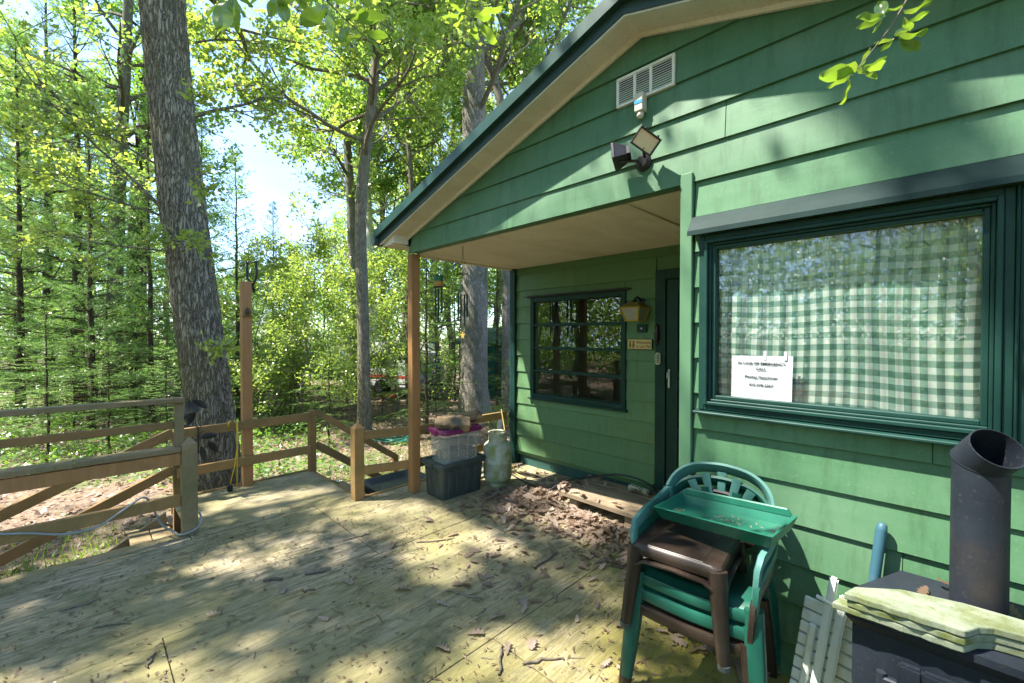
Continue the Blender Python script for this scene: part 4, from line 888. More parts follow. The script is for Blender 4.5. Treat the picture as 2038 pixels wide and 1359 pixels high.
# ------------------------------------------------------------------ wood stove with pipe, slabs, folded chair, blue pole
sv = thing('wood_stove', 'black iron wood stove with an open angled flue pipe', 'stove', (.12, 1.99, 0))
def sb_(mb, name, m, par=None, sm=False): return mb.build(name, m, par or sv, sm, world=True)
foot = [(-.20, 1.80), (.50, 1.80), (.50, 1.93), (.40, 2.20), (-.09, 2.20), (-.20, 1.93)]
sb_(MB().prism(foot, .50, 'z', .12), 'body', 'stove_iron')
top = [(-.215, 1.775), (.515, 1.775), (.515, 1.94), (.41, 2.215), (-.10, 2.215), (-.215, 1.94)]
tp = MB(); tp.prism(top, .022, 'z', .655); tp.hexa([(-.19, 1.80, .62), (.49, 1.80, .62), (.49, 2.19, .62), (-.08, 2.19, .62), (-.215, 1.775, .6545), (.515, 1.775, .6545), (.41, 2.215, .6545), (-.10, 2.215, .6545)])
sb_(tp, 'top_plate', 'stove_iron')
for x in (-.17, .47):
    for y in (1.84, 2.12): sb_(MB().tube([(x, y, .12), (x * 1.05, y, .0)], [.03, .02], 10), 'leg', 'stove_iron')
dr = MB(); frame_ring(dr, -.085, .42, .20, .565, .055, 1.772, 1.80, .006); frame_ring(dr, -.03, .365, .255, .51, .02, 1.780, 1.80, .003)
dr = sb_(dr, 'door', 'stove_iron'); sb_(MB().box(-.012, .347, 1.792, 1.796, .273, .492), 'glass', 'dark_glass', dr)
sb_(MB().box(-.135, -.083, 1.775, 1.799, .47, .50, .005).tube([(-.125, 1.787, .40), (-.125, 1.787, .51)], .013, 8), 'hinge', 'stove_iron', dr)
sb_(MB().box(-.135, -.083, 1.775, 1.799, .24, .27, .005).tube([(-.125, 1.787, .22), (-.125, 1.787, .30)], .013, 8), 'hinge', 'stove_iron', dr)
pcx, pcy, pr = .092, 2.03, .066
NP = 32; ax = Vector((.35, -.55, .62)).normalized()
def ring(c, n, r, tilt=None):
    x = n.orthogonal().normalized() if tilt is None else tilt; y = n.cross(x); return [tuple(c + (x * math.cos(2 * math.pi * j / NP) + y * math.sin(2 * math.pi * j / NP)) * r) for j in range(NP)]
def cut_ring(r, n, d0, axis, c):
    """ring of a cylinder (axis through c) cut by the plane n.(p-d0)=0"""
    x = Vector((1, 0, 0)); x = (x - axis * x.dot(axis)).normalized(); y = axis.cross(x); out = []
    for j in range(NP):
        p = c + (x * math.cos(2 * math.pi * j / NP) + y * math.sin(2 * math.pi * j / NP)) * r; t_ = n.dot(Vector(d0) - p) / n.dot(axis); out.append(tuple(p + axis * t_))
    return out
Z_ = Vector((0, 0, 1)); c0 = Vector((pcx, pcy, 0)); joint = Vector((pcx, pcy, 1.175)); bis = (Z_ + ax).normalized()
for (r, nm) in ((pr, 'flue_pipe'),):
    outer = [cut_ring(r, Z_, (0, 0, .677), Z_, c0), cut_ring(r, Z_, (0, 0, 1.05), Z_, c0), cut_ring(r, bis, joint, Z_, c0)]
    inner = [cut_ring(r - .004, bis, joint, Z_, c0), cut_ring(r - .004, Z_, (0, 0, .70), Z_, c0)]
    e_out = cut_ring(r + .002, bis, joint + Vector((0, 0, .001)), Z_, c0); tip = [tuple(Vector(p) + ax * .075) for p in e_out]
    # end cut square to the elbow axis
    m_ = sum((Vector(p) for p in e_out), Vector()) / NP
    tipo = [tuple(Vector(p) + ax * (ax.dot(m_ + ax * .085 - Vector(p)))) for p in e_out]; tipi = [tuple(Vector(p) + (m_ - Vector(p)).normalized() * .004 + ax * (ax.dot(m_ + ax * .085 - Vector(p)))) for p in e_out]
    mbp = MB(); loft(mbp, outer, True, False); loft(mbp, [e_out, tipo, tipi, inner[0], inner[1]], False, True)
    fp = sb_(mbp, nm, 'stove_iron', None, 40)
sb_(MB().lathe([(pr + .012, .677), (pr + .012, .69), (pr + .001, .70)], 28, (pcx, pcy, 0)), 'flue_collar', 'stove_iron', fp)
sb_(MB().tube([tuple(Vector(p)) for p in cut_ring(pr + .001, bis, joint, Z_, c0)] + [cut_ring(pr + .001, bis, joint, Z_, c0)[0]], .0022, 5, False), 'seam', 'stove_iron', fp)
def slab(label, dx, dy, z, L0, L1, ch, rot, th=.021):
    q = random.Random(int(z * 1000))
    front_ = [(L0 + (ch - L0) * i / 14, 1.735 + .012 * i / 14 + q.uniform(-.003, .003)) for i in range(15)]
    nt_ = [(ch + .012, 1.765), (ch + .03, 1.80), (ch + .06, 1.825), (ch + .11, 1.835), (L1, 1.838)]
    back = [(L1, 1.95), (L1 - .15, 1.94 + q.uniform(-.004, .004)), (ch, 1.93), (ch - .14, 1.89), (L0 + .02, 1.80 + q.uniform(-.005, .005))]
    mat = Matrix.Translation((dx, dy, 0)); o = MB().prism(front_ + nt_ + back, th, 'z', z, mat).build('mossy_slab', 'slab', None)
    o.rotation_euler = (0, 0, 0); bv = o.modifiers.new('bevel', 'BEVEL'); bv.width = .004; bv.segments = 2; bv.limit_method = 'ANGLE'
    return tag(o, label, 'slab', 'mossy slabs stacked on the stove')
slab('pale mossy slab on top of the pile on the stove', .0, .0, .726, -.215, .42, .055, 0, .022)
slab('mossy slab in the middle of the pile on the stove', .006, .005, .7015, -.215, .42, .05, 0, .022)
slab('broken mossy slab at the bottom of the pile on the stove', -.012, .008, .678, -.235, .43, .065, 0, .022)
fc = thing('folding_chair', 'folded white slatted wooden chair leaning on the cabin wall', 'chair', (-.33, 2.10, .0)); fc.rotation_euler = (math.radians(-5), math.radians(7), math.radians(0))
for i in range(8): MB().box(-.125, .26, .01, .028, .06 + i * .052, .06 + i * .052 + .044, .003).build('slat', 'white_paint', fc)
MB().box(-.055, -.025, -.022, .004, .0, .60, .006).build('leg', 'white_paint', fc); MB().box(-.012, .018, -.048, -.024, .0, .555, .006).build('leg', 'white_paint', fc)
MB().box(-.093, -.066, -.016, .006, .03, .38, .005).build('leg', 'white_paint', fc)
MB().tube([(-.085, -.018, .50), (.25, -.018, .475)], .0085, 10).build('rod', 'white_paint', fc, 40); MB().tube([(-.03, -.03, .08), (.25, -.03, .07)], .0085, 10).build('rod', 'white_paint', fc, 40)
MB().box(.21, .24, -.048, -.024, .0, .555, .006).build('leg', 'white_paint', fc)
bp = MB().tube([(-.245, 2.17, .0), (-.20, 2.22, .4), (-.163, 2.262, .795), (-.160, 2.264, .82), (-.159, 2.265, .828)], [.018, .0185, .019, .016, .006], 14).build('blue_pole', 'blue_paint', None, 50)
tag(bp, 'chipped blue metal pole leaning on the wall behind the stove', 'pole')

# ------------------------------------------------------------------ trees
def unit(v): return v / (np.linalg.norm(v, axis=-1, keepdims=True) + 1e-9)
def quads(P, D, Sd, L, Wd, rng, fold=.25):
    """one kite-shaped leaf per point: P base, D axis, Sd side, L length, Wd half width"""
    n = len(P); up = unit(np.cross(D, Sd)); L = np.broadcast_to(L, (n,))[:, None]; Wd = np.broadcast_to(Wd, (n,))[:, None]
    mid = P + D * L * .45
    V = np.stack([P, mid + Sd * Wd + up * Wd * fold, P + D * L - up * L * .12, mid - Sd * Wd + up * Wd * fold], 1).reshape(-1, 3)
    return V, np.arange(4 * n).reshape(-1, 4)
def leaves_on(tw, per, rng, size, jitter, droop=.25, wr=.33, keep=None):
    """leaves scattered along twigs (start,end pairs)"""
    A = np.repeat(np.array([t[0] for t in tw]), per, 0); B = np.repeat(np.array([t[1] for t in tw]), per, 0); n = len(A)
    f = rng.random((n, 1)) ** .7; P = A + (B - A) * f + rng.normal(0, jitter, (n, 3))
    D = unit(unit(B - A) * .5 + rng.normal(0, .6, (n, 3)) + np.array([0, 0, -droop]))
    Sd = unit(np.cross(D, np.array([0, 0, 1.0]) + rng.normal(0, .45, (n, 3))))
    if keep is not None:
        k = keep(P, rng); P, D, Sd = P[k], D[k], Sd[k]; n = len(P)
    L = size * rng.uniform(.6, 1.25, n); V, F = quads(P, D, Sd, L, L * wr, rng)
    return V, F, np.clip(rng.normal(.5, .25, n), 0, 1)
def grow(rng, p, d, L, r, lev, tubes, twigs, kids, upb=.12, wob=.28):
    n = 5 if lev else 7; pts = [p]; d = d / np.linalg.norm(d)
    for i in range(n):
        d = d + rng.normal(0, wob / n ** .5, 3) + np.array([0, 0, upb / n]); d /= np.linalg.norm(d); pts.append(pts[-1] + d * L / n)
    rad = np.linspace(r, max(.004, r * .3), n + 1); tubes.append((pts, rad))
    if lev >= len(kids):
        for a, b_ in zip(pts[1:-1], pts[2:]): twigs.append((a, b_))
        return
    for c in range(kids[lev]):
        f = rng.uniform(.25, 1.0); i = min(n - 1, int(f * n)); q = pts[i] + (pts[i + 1] - pts[i]) * (f * n - i); dd = unit(pts[i + 1] - pts[i])
        s = unit(np.cross(dd, rng.normal(0, 1, 3))); ang = rng.uniform(.5, 1.05); nd_ = dd * math.cos(ang) + s * math.sin(ang); nd_[2] *= .75
        grow(rng, q, nd_, L * rng.uniform(.38, .6) * (1.15 - .4 * f), rad[i] * .55, lev + 1, tubes, twigs, kids, upb, wob)
def tubes_mesh(name, tubes, sides=(10, 6, 5, 4), rough_=0.0, rng=None, mat_=None):
    V, F = [], []
    for ti, (pts, rad) in enumerate(tubes):
        r0 = rad[0]; n = sides[0] if r0 > .09 else sides[1] if r0 > .035 else sides[2] if r0 > .012 else sides[3]
        P = np.array(pts, float); k = len(P); base = len(V); ref = np.array([1.0, .2, .1])
        for i in range(k):
            d = P[min(i + 1, k - 1)] - P[max(i - 1, 0)]; d = d / (np.linalg.norm(d) + 1e-9); x = np.cross(d, ref); x /= np.linalg.norm(x) + 1e-9; y = np.cross(d, x)
            t_ = np.arange(n) * 2 * np.pi / n; rr_ = rad[i] * (1 + (rng.normal(0, rough_, n) if rough_ else 0))
            V.extend(P[i] + (np.cos(t_)[:, None] * x + np.sin(t_)[:, None] * y) * (rr_[:, None] if rough_ else rr_))
        for i in range(k - 1):
            a = base + i * n
            for j in range(n): F.append((a + j, a + (j + 1) % n, a + n + (j + 1) % n, a + n + j))
    return np_mesh(name, V, F, smooth=True)
def limb_set(rng, path, lo, hi, n, spread, kids, tubes, twigs, rise=(.15, .75)):
    k = len(path)
    for i in range(n):
        f = lo + (hi - lo) * (i + rng.uniform(0, 1)) / n; j = min(k - 2, int(f * (k - 1))); p = path[j][:3]; r = path[j][3]
        a = i * 2.4 + rng.uniform(-.5, .5); e = rng.uniform(*rise); d = np.array([math.cos(a) * math.cos(e), math.sin(a) * math.cos(e), math.sin(e)])
        grow(rng, p, d, spread * (1.1 - .65 * (f - lo) / (hi - lo + 1e-6)) * rng.uniform(.75, 1.2), min(r * .45, .07), 0, tubes, twigs, kids)
def trunk_tube(path): return ([q[:3] for q in path], [q[3] for q in path])
def decid_meshes(nm, seed, path, lo, nlimb, spread, kids, per, size, jitter=.10, hi=.98, keep=None, sides=(12, 6, 5, 3)):
    rng = np.random.default_rng(seed); P = smooth_path(path, 6); tubes, twigs = [trunk_tube(P)], []
    limb_set(rng, P, lo, hi, nlimb, spread, kids, tubes, twigs)
    V, F, rd = leaves_on(twigs, per, rng, size, jitter, keep=keep)
    return tubes_mesh(nm + '_trunk', tubes, sides), np_mesh(nm + '_crown', V, F, rd)
def tree(name, label, meshes, loc, rz, sc, bk, lf, group=None, cat='tree'):
    o = thing(name, label, cat, loc, rz, group); o.scale = (sc, sc, sc)
    link('trunk', meshes[0], bk, o); link('crown', meshes[1], lf, o); return o
def ground_at(px, d):
    v = at(px, 667, d); return (v.x, v.y, float(gz(v.x, v.y)))
def sway(seed, H, r0, lean=(0, 0), amp=.15):
    q = random.Random(seed); return [(lean[0] * t_ + q.uniform(-amp, amp) * (t_ > 0), lean[1] * t_ + q.uniform(-amp, amp) * (t_ > 0), H * t_, r0 * (1.25 if t_ == 0 else 1 - .82 * t_)) for t_ in (0, .1, .25, .45, .65, .85, 1)]
# sunlight openings: leaves that would shade these spots of wall and deck are not there
SN = np.array(SUN)
def sunny(P, rng):
    tz = P[:, 2] / -SN[2]; Q = P + SN * tz[:, None]; ty_ = (Y0 - P[:, 1]) / SN[1]; Wp = P + SN * ty_[:, None]
    on_wall = (ty_ > 0) & (Wp[:, 2] > 0) & (Wp[:, 0] > -4.2) & (Wp[:, 0] < 1.6)
    wob = .16 * np.sin(P[:, 0] * 5 + P[:, 1] * 3) + .12 * np.sin(P[:, 1] * 7.3 - P[:, 0] * 2)
    lit = np.zeros(len(P), bool); x, y = Q[:, 0], Q[:, 1]
    ax_, ay_, bx_, by_ = -3.7, 1.78, -1.5, 2.75                     # long band before the porch
    t_ = np.clip(((x - ax_) * (bx_ - ax_) + (y - ay_) * (by_ - ay_)) / ((bx_ - ax_) ** 2 + (by_ - ay_) ** 2), 0, 1)
    lit |= np.hypot(x - ax_ - t_ * (bx_ - ax_), y - ay_ - t_ * (by_ - ay_)) < .50 + wob
    for ex, ey, er in ((-2.55, 1.75, .40), (-1.75, 2.75, .45), (-3.2, 4.0, .6), (-2.38, .55, .30), (-4.55, 1.2, .25), (-3.1, 1.25, .16), (-3.55, .6, .2), (-1.7, .75, .13), (-3.35, 3.3, .5), (-2.9, .15, .15), (-4.9, .0, .4)):
        lit |= np.hypot(x - ex, y - ey) < er + wob * .7
    gap = np.sin(2.1 * x + .7) * np.sin(2.6 * y + 1.1) + .55 * np.sin(4.3 * x - 3.1 * y) + .3 * np.sin(9 * x + 7 * y)
    lit |= (gap > .42) & (x < -.9)
    z = Wp[:, 2]
    wl = on_wall & ((z > .75) & (z < 3.2)) & (wob > -.12) & (np.sin(Wp[:, 0] * 5.0 + z * 2.2) > -.60)
    wl &= rng.random(len(P)) < .97
    lit = np.where(on_wall, wl, lit & (rng.random(len(P)) < .985))
    return ~lit
def world_keep(loc): 
    l = np.array(loc); return lambda P, rng: sunny(P + l, rng)
# -- the oak beside the landing
ob = at(432, 1000, 5.05); g0 = float(gz(ob.x, ob.y)); ob.z = g0
def rel(px, py, d, r): v = at(px, py, d) - ob; return (v.x, v.y, v.z, r)
opath = [(0, 0, -.1, .36), (0, 0, .12, .31)] + [rel(425, 900, 5.05, .25), rel(408, 740, 5.05, .232), rel(385, 560, 5.06, .225), rel(358, 330, 5.08, .22), rel(334, 60, 5.1, .212), rel(322, -180, 5.12, .235), rel(312, -520, 5.15, .21), rel(330, -900, 5.2, .16), rel(320, -1400, 5.3, .06)]
rng = np.random.default_rng(11); P = smooth_path(opath, 14); tubes, twigs = [], []
limb_set(rng, P, .62, .98, 15, 3.6, (5, 4), tubes, twigs)
V, F, rd = leaves_on(twigs, 16, rng, .12, .12, keep=world_keep(ob))
# bark relief is modelled in the near trunk
ns = 110; TV = []; q = np.random.default_rng(5); ph = q.uniform(0, 6.28, 12)
for i, c in enumerate(P):
    t_ = np.arange(ns) * 2 * np.pi / ns; z = c[2]
    rad = c[3] * (1 + .018 * np.sin(3 * t_ + z * .7) + .02 * np.sin(2 * t_ + 1 + z * .35)) + .009 * np.sin(17 * t_ + 2.2 * np.sin(z * 5 + ph[0]) + ph[1]) + .007 * np.sin(31 * t_ + 3 * np.sin(z * 7 + ph[2])) + q.normal(0, .0022, ns)
    TV.append(np.stack([c[0] + rad * np.cos(t_), c[1] + rad * np.sin(t_), np.full(ns, z)], 1))
TV = np.concatenate(TV); a = (np.arange(len(P) - 1)[:, None] * ns + np.arange(ns)[None]).ravel(); bnx = (np.arange(len(P) - 1)[:, None] * ns + (np.arange(ns)[None] + 1) % ns).ravel()
oak = thing('oak_tree', 'large rough-barked oak leaning left just behind the landing railing', 'tree', tuple(ob))
link('trunk', np_mesh('oak_trunk', TV, np.stack([a, bnx, bnx + ns, a + ns], 1), smooth=True), 'bark_oak', oak)
link('limbs', tubes_mesh('oak_limbs', tubes), 'bark_oak', oak); link('crown', np_mesh('oak_crown', V, F, rd), 'leaf_oak', oak)
# thin sprays that leave the trunk low down
def spray(parent, starts, seed, size, per, name='spray', mb_='bark_slim', lf='leaf_oak', jit=.05, origin=None, kids=(6, 4)):
    rng = np.random.default_rng(seed); tubes, twigs = [], []; o_ = np.array(origin if origin is not None else ob)
    for A, B, r in starts:
        A = np.array(A) - o_; B = np.array(B) - o_; L = np.linalg.norm(B - A); grow(rng, A, B - A, L, r, 0, tubes, twigs, kids, .05, .12)
    V, F, rd = leaves_on(twigs, per, rng, size, jit, .1, .36)
    link('branches', tubes_mesh(name + '_twigs', tubes), mb_, parent)['kind'] = 'stuff'; link(name, np_mesh(name, V, F, np.clip(rd + .2, 0, 1)), lf, parent)['kind'] = 'stuff'
spray(oak, [(at(322, 410, 4.95), at(30, 130, 4.6), .018), (at(325, 430, 4.95), at(60, 330, 4.4), .015), (at(318, 330, 4.95), at(120, 210, 4.5), .014), (at(330, 500, 4.9), at(60, 470, 4.5), .012), (at(330, 420, 5.0), at(180, 300, 5.4), .012), (at(315, 250, 5.0), at(20, 300, 5.2), .013)], 21, .062, 5)
spray(oak, [(at(392, 235, 5.05), at(560, 175, 5.3), .024), (at(395, 90, 5.05), at(520, 60, 5.2), .014)], 22, .06, 4)
spray(oak, [(at(372, 350, 4.82), at(400, 365, 4.62), .006), (at(350, 190, 4.84), at(395, 225, 4.65), .006), (at(350, 480, 4.8), at(410, 475, 4.6), .006), (at(420, 690, 4.8), at(440, 690, 4.65), .004), (at(345, 500, 4.8), at(300, 470, 4.6), .006), (at(420, 545, 4.85), at(520, 500, 4.8), .008)], 23, .065, 4, kids=(4, 2))
# -- slim tree left of the porch, with the light crown
def px_path(base, pts, d):
    out = []
    for px, py, dd, r in pts: v = at(px, py, dd) - base; out.append((v.x, v.y, v.z, r))
    return out
def custom_tree(name, label, pts, seed, lo, nlimb, spread, kids, per, size, bk, lf, jitter=.10, hi=.98, sides=(18, 6, 5, 3), n=8):
    b = at(*pts[0][:3]); b.z = float(gz(b.x, b.y)); path = [(0, 0, -.15, pts[0][3] * 1.35)] + px_path(b, pts[1:], 0)
    rng = np.random.default_rng(seed); P = smooth_path(path, n); tubes, twigs = [trunk_tube(P)], []
    limb_set(rng, P, lo, hi, nlimb, spread, kids, tubes, twigs, (.0, .7))
    V, F, rd = leaves_on(twigs, per, rng, size, jitter, keep=world_keep(b))
    o = thing(name, label, 'tree', tuple(b)); link('trunk', tubes_mesh(name + '_trunk', tubes, sides, .02, rng), bk, o); link('crown', np_mesh(name + '_crown', V, F, rd), lf, o); return o
custom_tree('slim_tree', 'slim crooked tree with a pale green crown left of the porch post', [(724, 850, 8.6, .13), (724, 780, 8.6, .125), (722, 600, 8.6, .114), (719, 440, 8.6, .110), (730, 300, 8.65, .104), (744, 190, 8.7, .095), (750, 100, 8.75, .08), (742, 0, 8.8, .075), (730, -200, 8.9, .055), (720, -420, 9.0, .02)], 31, .42, 26, 2.6, (6, 5), 8, .105, 'bark_slim', 'leaf_oak')
custom_tree('tall_oak', 'stout pale grey oak with sunlit bark behind the porch', [(944, 822, 10.6, .37), (943, 760, 10.6, .35), (945, 560, 10.6, .325), (945, 350, 10.6, .30), (943, 120, 10.6, .275), (938, -120, 10.7, .24), (935, -500, 10.8, .12)], 32, .60, 18, 3.6, (6, 5), 8, .12, 'bark_grey', 'leaf_oak')
custom_tree('forked_tree', 'tree with twin grey stems behind the slim crooked tree', [(705, 800, 13.5, .16), (704, 600, 13.5, .14), (700, 430, 13.5, .13), (693, 280, 13.5, .11), (680, 100, 13.6, .07), (670, -100, 13.7, .03)], 33, .45, 22, 3.0, (6, 4), 9, .13, 'bark_grey', 'leaf_maple')
custom_tree('thin_tree', 'thin dark-stemmed young tree between slim tree and roof edge', [(815, 800, 12.5, .09), (812, 560, 12.5, .08), (820, 400, 12.5, .07), (812, 230, 12.5, .06), (822, 80, 12.5, .045), (815, -80, 12.6, .02)], 34, .42, 20, 2.4, (6, 4), 9, .12, 'bark_slim', 'leaf_maple')
custom_tree('roofline_tree', 'dark-stemmed tree rising behind the roof slope', [(1030, 820, 14, .2), (1028, 500, 14, .18), (1032, 200, 14, .16), (1038, 60, 14, .13), (1030, -150, 14.2, .06)], 35, .5, 22, 3.2, (6, 4), 9, .14, 'bark_slim', 'leaf_oak')
custom_tree('bent_tree', 'bent grey tree leaning left beside the stout oak', [(1010, 820, 12, .13), (1008, 400, 12, .12), (1000, 230, 12, .115), (975, 140, 12, .1), (930, 40, 12.1, .07), (890, -120, 12.3, .03)], 36, .55, 14, 2.4, (5, 4), 9, .12, 'bark_grey', 'leaf_maple')
custom_tree('fork_left_tree', 'grey-green forked tree left of the leaning oak', [(222, 800, 11.5, .19), (228, 620, 11.5, .175), (238, 430, 11.5, .15), (250, 230, 11.5, .13), (262, 40, 11.6, .11), (270, -200, 11.8, .05)], 37, .45, 18, 2.6, (6, 4), 9, .11, 'bark_slim', 'leaf_maple')
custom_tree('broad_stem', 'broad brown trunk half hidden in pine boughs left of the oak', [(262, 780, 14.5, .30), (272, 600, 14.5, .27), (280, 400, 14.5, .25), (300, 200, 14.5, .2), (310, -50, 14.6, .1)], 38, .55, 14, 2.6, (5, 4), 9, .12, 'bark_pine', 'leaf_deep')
custom_tree('birch_stem', 'white birch stem glimpsed right of the slim crooked tree', [(748, 790, 15, .17), (744, 650, 15, .15), (738, 500, 15, .13), (730, 300, 15, .1), (725, 100, 15, .05)], 39, .5, 14, 2.4, (5, 4), 8, .12, 'white_trim', 'leaf_maple')
# -- conifers
def conifer_meshes(nm, seed, H, r0, first, L0, step, nper, kind, droop=-.1, dead=0):
    rng = np.random.default_rng(seed); tubes = [([np.array([rng.normal(0, .02) * (z > 0), rng.normal(0, .02) * (z > 0), z - .1]) for z in np.linspace(0, H, 14)], np.linspace(r0, .008, 14))]
    QV, n_ = [], 0; D_, S_, P_, L_, W_ = [], [], [], [], []
    z = first; a0 = 0
    while z < H * .985:
        f = (z - first) / (H - first); L = (L0 * (1 - f) ** .75 + .12) * rng.uniform(.75, 1.15)
        for b in range(nper):
            a = a0 + b * 2 * math.pi / nper + rng.normal(0, .25); e = droop + f * .75 + rng.normal(0, .1); d = np.array([math.cos(a) * math.cos(e), math.sin(a) * math.cos(e), math.sin(e)])
            p = np.array([0, 0, z + rng.normal(0, step * .25)]); n = 7; pts = [p]; ll = L * rng.uniform(.6, 1.1)
            for i in range(n): d = unit(d + np.array([0, 0, .05 if kind == 'pine' else -.04]) + rng.normal(0, .05, 3)); pts.append(pts[-1] + d * ll / n)
            tubes.append((pts, np.linspace(max(.004, r0 * .22 * (1 - f * .6)), .003, n + 1)))
            pa = np.array(pts); side = unit(np.cross(d, np.array([0, 0, 1.0])))
            m = max(4, int(ll * (9 if kind == 'pine' else 13)))
            for i in range(m):
                t_ = .22 + .78 * (i + rng.random()) / m; j = min(n - 1, int(t_ * n)); q = pa[j] + (pa[j + 1] - pa[j]) * (t_ * n - j)
                s = (1 if i % 2 else -1); sl = ll * (.42 if kind != 'pine' else .34) * (1.12 - t_) * rng.uniform(.6, 1.2) + .05; sd_ = unit(d * .75 + side * s + np.array([0, 0, rng.normal(0, .12)]))
                if kind == 'pine':
                    k = max(2, int(sl / .075)); c = q + sd_ * (sl * (np.arange(k) + .5) / k)[:, None]; c = np.repeat(c, 11, 0); dd = unit(sd_ * .9 + rng.normal(0, .62, (len(c), 3)))
                    P_.append(c); D_.append(dd); S_.append(unit(np.cross(dd, rng.normal(0, 1, (len(c), 3))))); L_.append(rng.uniform(.07, .12, len(c))); W_.append(np.full(len(c), .0042))
                else:
                    k = max(3, int(sl / .030)); c = q + sd_ * (sl * (np.arange(k) + .5) / k)[:, None] + np.array([0, 0, -.25]) * ((sl * (np.arange(k) + .5) / k) ** 2)[:, None]; c = np.repeat(c, 2, 0)
                    sg = np.tile([1, -1], k)[:, None]; s2 = unit(np.cross(sd_, np.array([0, 0, 1.0]))); dd = unit(sd_ * .8 + s2 * sg + rng.normal(0, .12, (2 * k, 3)))
                    P_.append(c); D_.append(dd); S_.append(unit(np.cross(dd, np.array([0, 0, 1.0]) + rng.normal(0, .25, (2 * k, 3))))); L_.append(rng.uniform(.04, .07, 2 * k)); W_.append(np.full(2 * k, .0075))
        a0 += .9; z += step * rng.uniform(.8, 1.2)
    for i in range(dead):
        z = rng.uniform(.6, first + .6); a = rng.uniform(0, 6.28); grow(rng, np.array([0, 0, z]), np.array([math.cos(a), math.sin(a), .1]), rng.uniform(.7, 1.6), .011, 1, tubes, [], (0, 4), 0, .15)
    P_, D_, S_, L_, W_ = (np.concatenate(x) for x in (P_, D_, S_, L_, W_)); V, F = quads(P_, D_, S_, L_, W_, rng, 0)
    return tubes_mesh(nm + '_trunk', tubes, (10, 5, 4, 3)), np_mesh(nm + '_needles', V, F, np.clip(rng.normal(.45, .25, len(F)), 0, 1))
pineA = conifer_meshes('pine_a', 41, 12.5, .15, 1.7, 2.3, .48, 5, 'pine', -.12, 10)
pineB = conifer_meshes('pine_b', 42, 8.5, .085, .9, 2.0, .42, 5, 'pine', -.1, 8)
hemA = conifer_meshes('hemlock_a', 43, 3.2, .032, .28, 1.05, .16, 4, 'hem', -.05)
hemB = conifer_meshes('hemlock_b', 44, 5.2, .05, .5, 1.35, .22, 4, 'hem', .0)
hemC = conifer_meshes('hemlock_c', 45, 1.9, .02, .15, .65, .11, 4, 'hem', .05)
pine_spots = [(100, 12.0, pineA, 0.3, 1.0, 'dark straight pine trunk nearest the left edge of the woods'), (158, 11.0, pineA, 1.9, .95, 'pine with bare lower trunk second from the left edge'), (182, 8.6, pineB, 4.1, .85, 'thin young pine between bare pines and the leaning oak'),
    (40, 9.5, pineB, 2.2, 1.0, 'bushy young pine at the far left edge'), (300, 9.2, pineB, 5.2, .82, 'young pine just left of the leaning oak trunk'), (472, 9.8, pineB, .7, .72, 'young pine right behind the tall post'), (-120, 10.5, pineA, 3.3, 1.0, 'tall pine leaning in from beyond the left edge'),
    (545, 14.5, pineB, 2.9, .75, 'soft young pine in the middle distance above the stick tepee'), (405, 13.5, pineA, 1.1, .72, 'pine standing behind the leaning oak'), (225, 16, pineA, 2.5, .95, 'pine deep in the woods left of the oak'), (60, 15.5, pineA, 5.5, 1.05, 'far pine behind the bushy young pine')]
for px, d, me, rz, sc, lb_ in pine_spots: tree('pine_tree', lb_, me, ground_at(px, d), rz, sc, 'bark_pine', 'needle_pine', 'pines in the woods')
hem_spots = [(92, 6.9, hemA, .4, .80, 'layered hemlock sapling behind the bench railing at far left'), (655, 8.2, hemA, 1.2, .72, 'dark spruce sapling left of the slim crooked tree'), (330, 7.6, hemC, 2.0, 1.0, 'small hemlock sapling left of the oak base'), (215, 7.4, hemA, 3.1, .62, 'hemlock sapling behind the middle of the bench railing'),
    (-20, 7.6, hemA, 4.0, .85, 'hemlock sapling cut by the left edge'), (848, 9.2, hemB, .9, .92, 'thin hemlock with brown stem right of the porch post'), (990, 12.6, hemB, 2.2, .95, 'bushy hemlock between stout oak and cabin corner'), (905, 13.5, hemB, 3.2, .85, 'hemlock filling the gap left of the stout oak'),
    (585, 9.6, hemC, 5.0, .9, 'small fir sapling between the handrail and tepee sticks'), (760, 10.5, hemC, .2, .85, 'small sapling right of the slim crooked tree'), (512, 9.0, hemC, 1.5, 1.1, 'feathery sapling right of the tall post'), (145, 9.0, hemA, 5.6, .9, 'hemlock sapling below the bare pine trunks'),
    (270, 9.8, hemB, 4.4, .62, 'hemlock behind the broad brown trunk'), (690, 12, hemA, 3.7, .8, 'sapling behind the slim crooked tree'), (1015, 9.6, hemC, 2.6, .8, 'low hemlock at the cabin corner'), (30, 11, hemB, 1.8, .7, 'hemlock deep behind the left bench'), (820, 15, hemB, 4.9, .9, 'hemlock far behind the porch post'), (430, 11.5, hemB, .3, .62, 'hemlock behind the oak and tall post')]
for px, d, me, rz, sc, lb_ in hem_spots: tree('hemlock_tree', lb_, me, ground_at(px, d), rz, sc, 'bark_pine', 'needle_hemlock', 'hemlock and fir saplings')
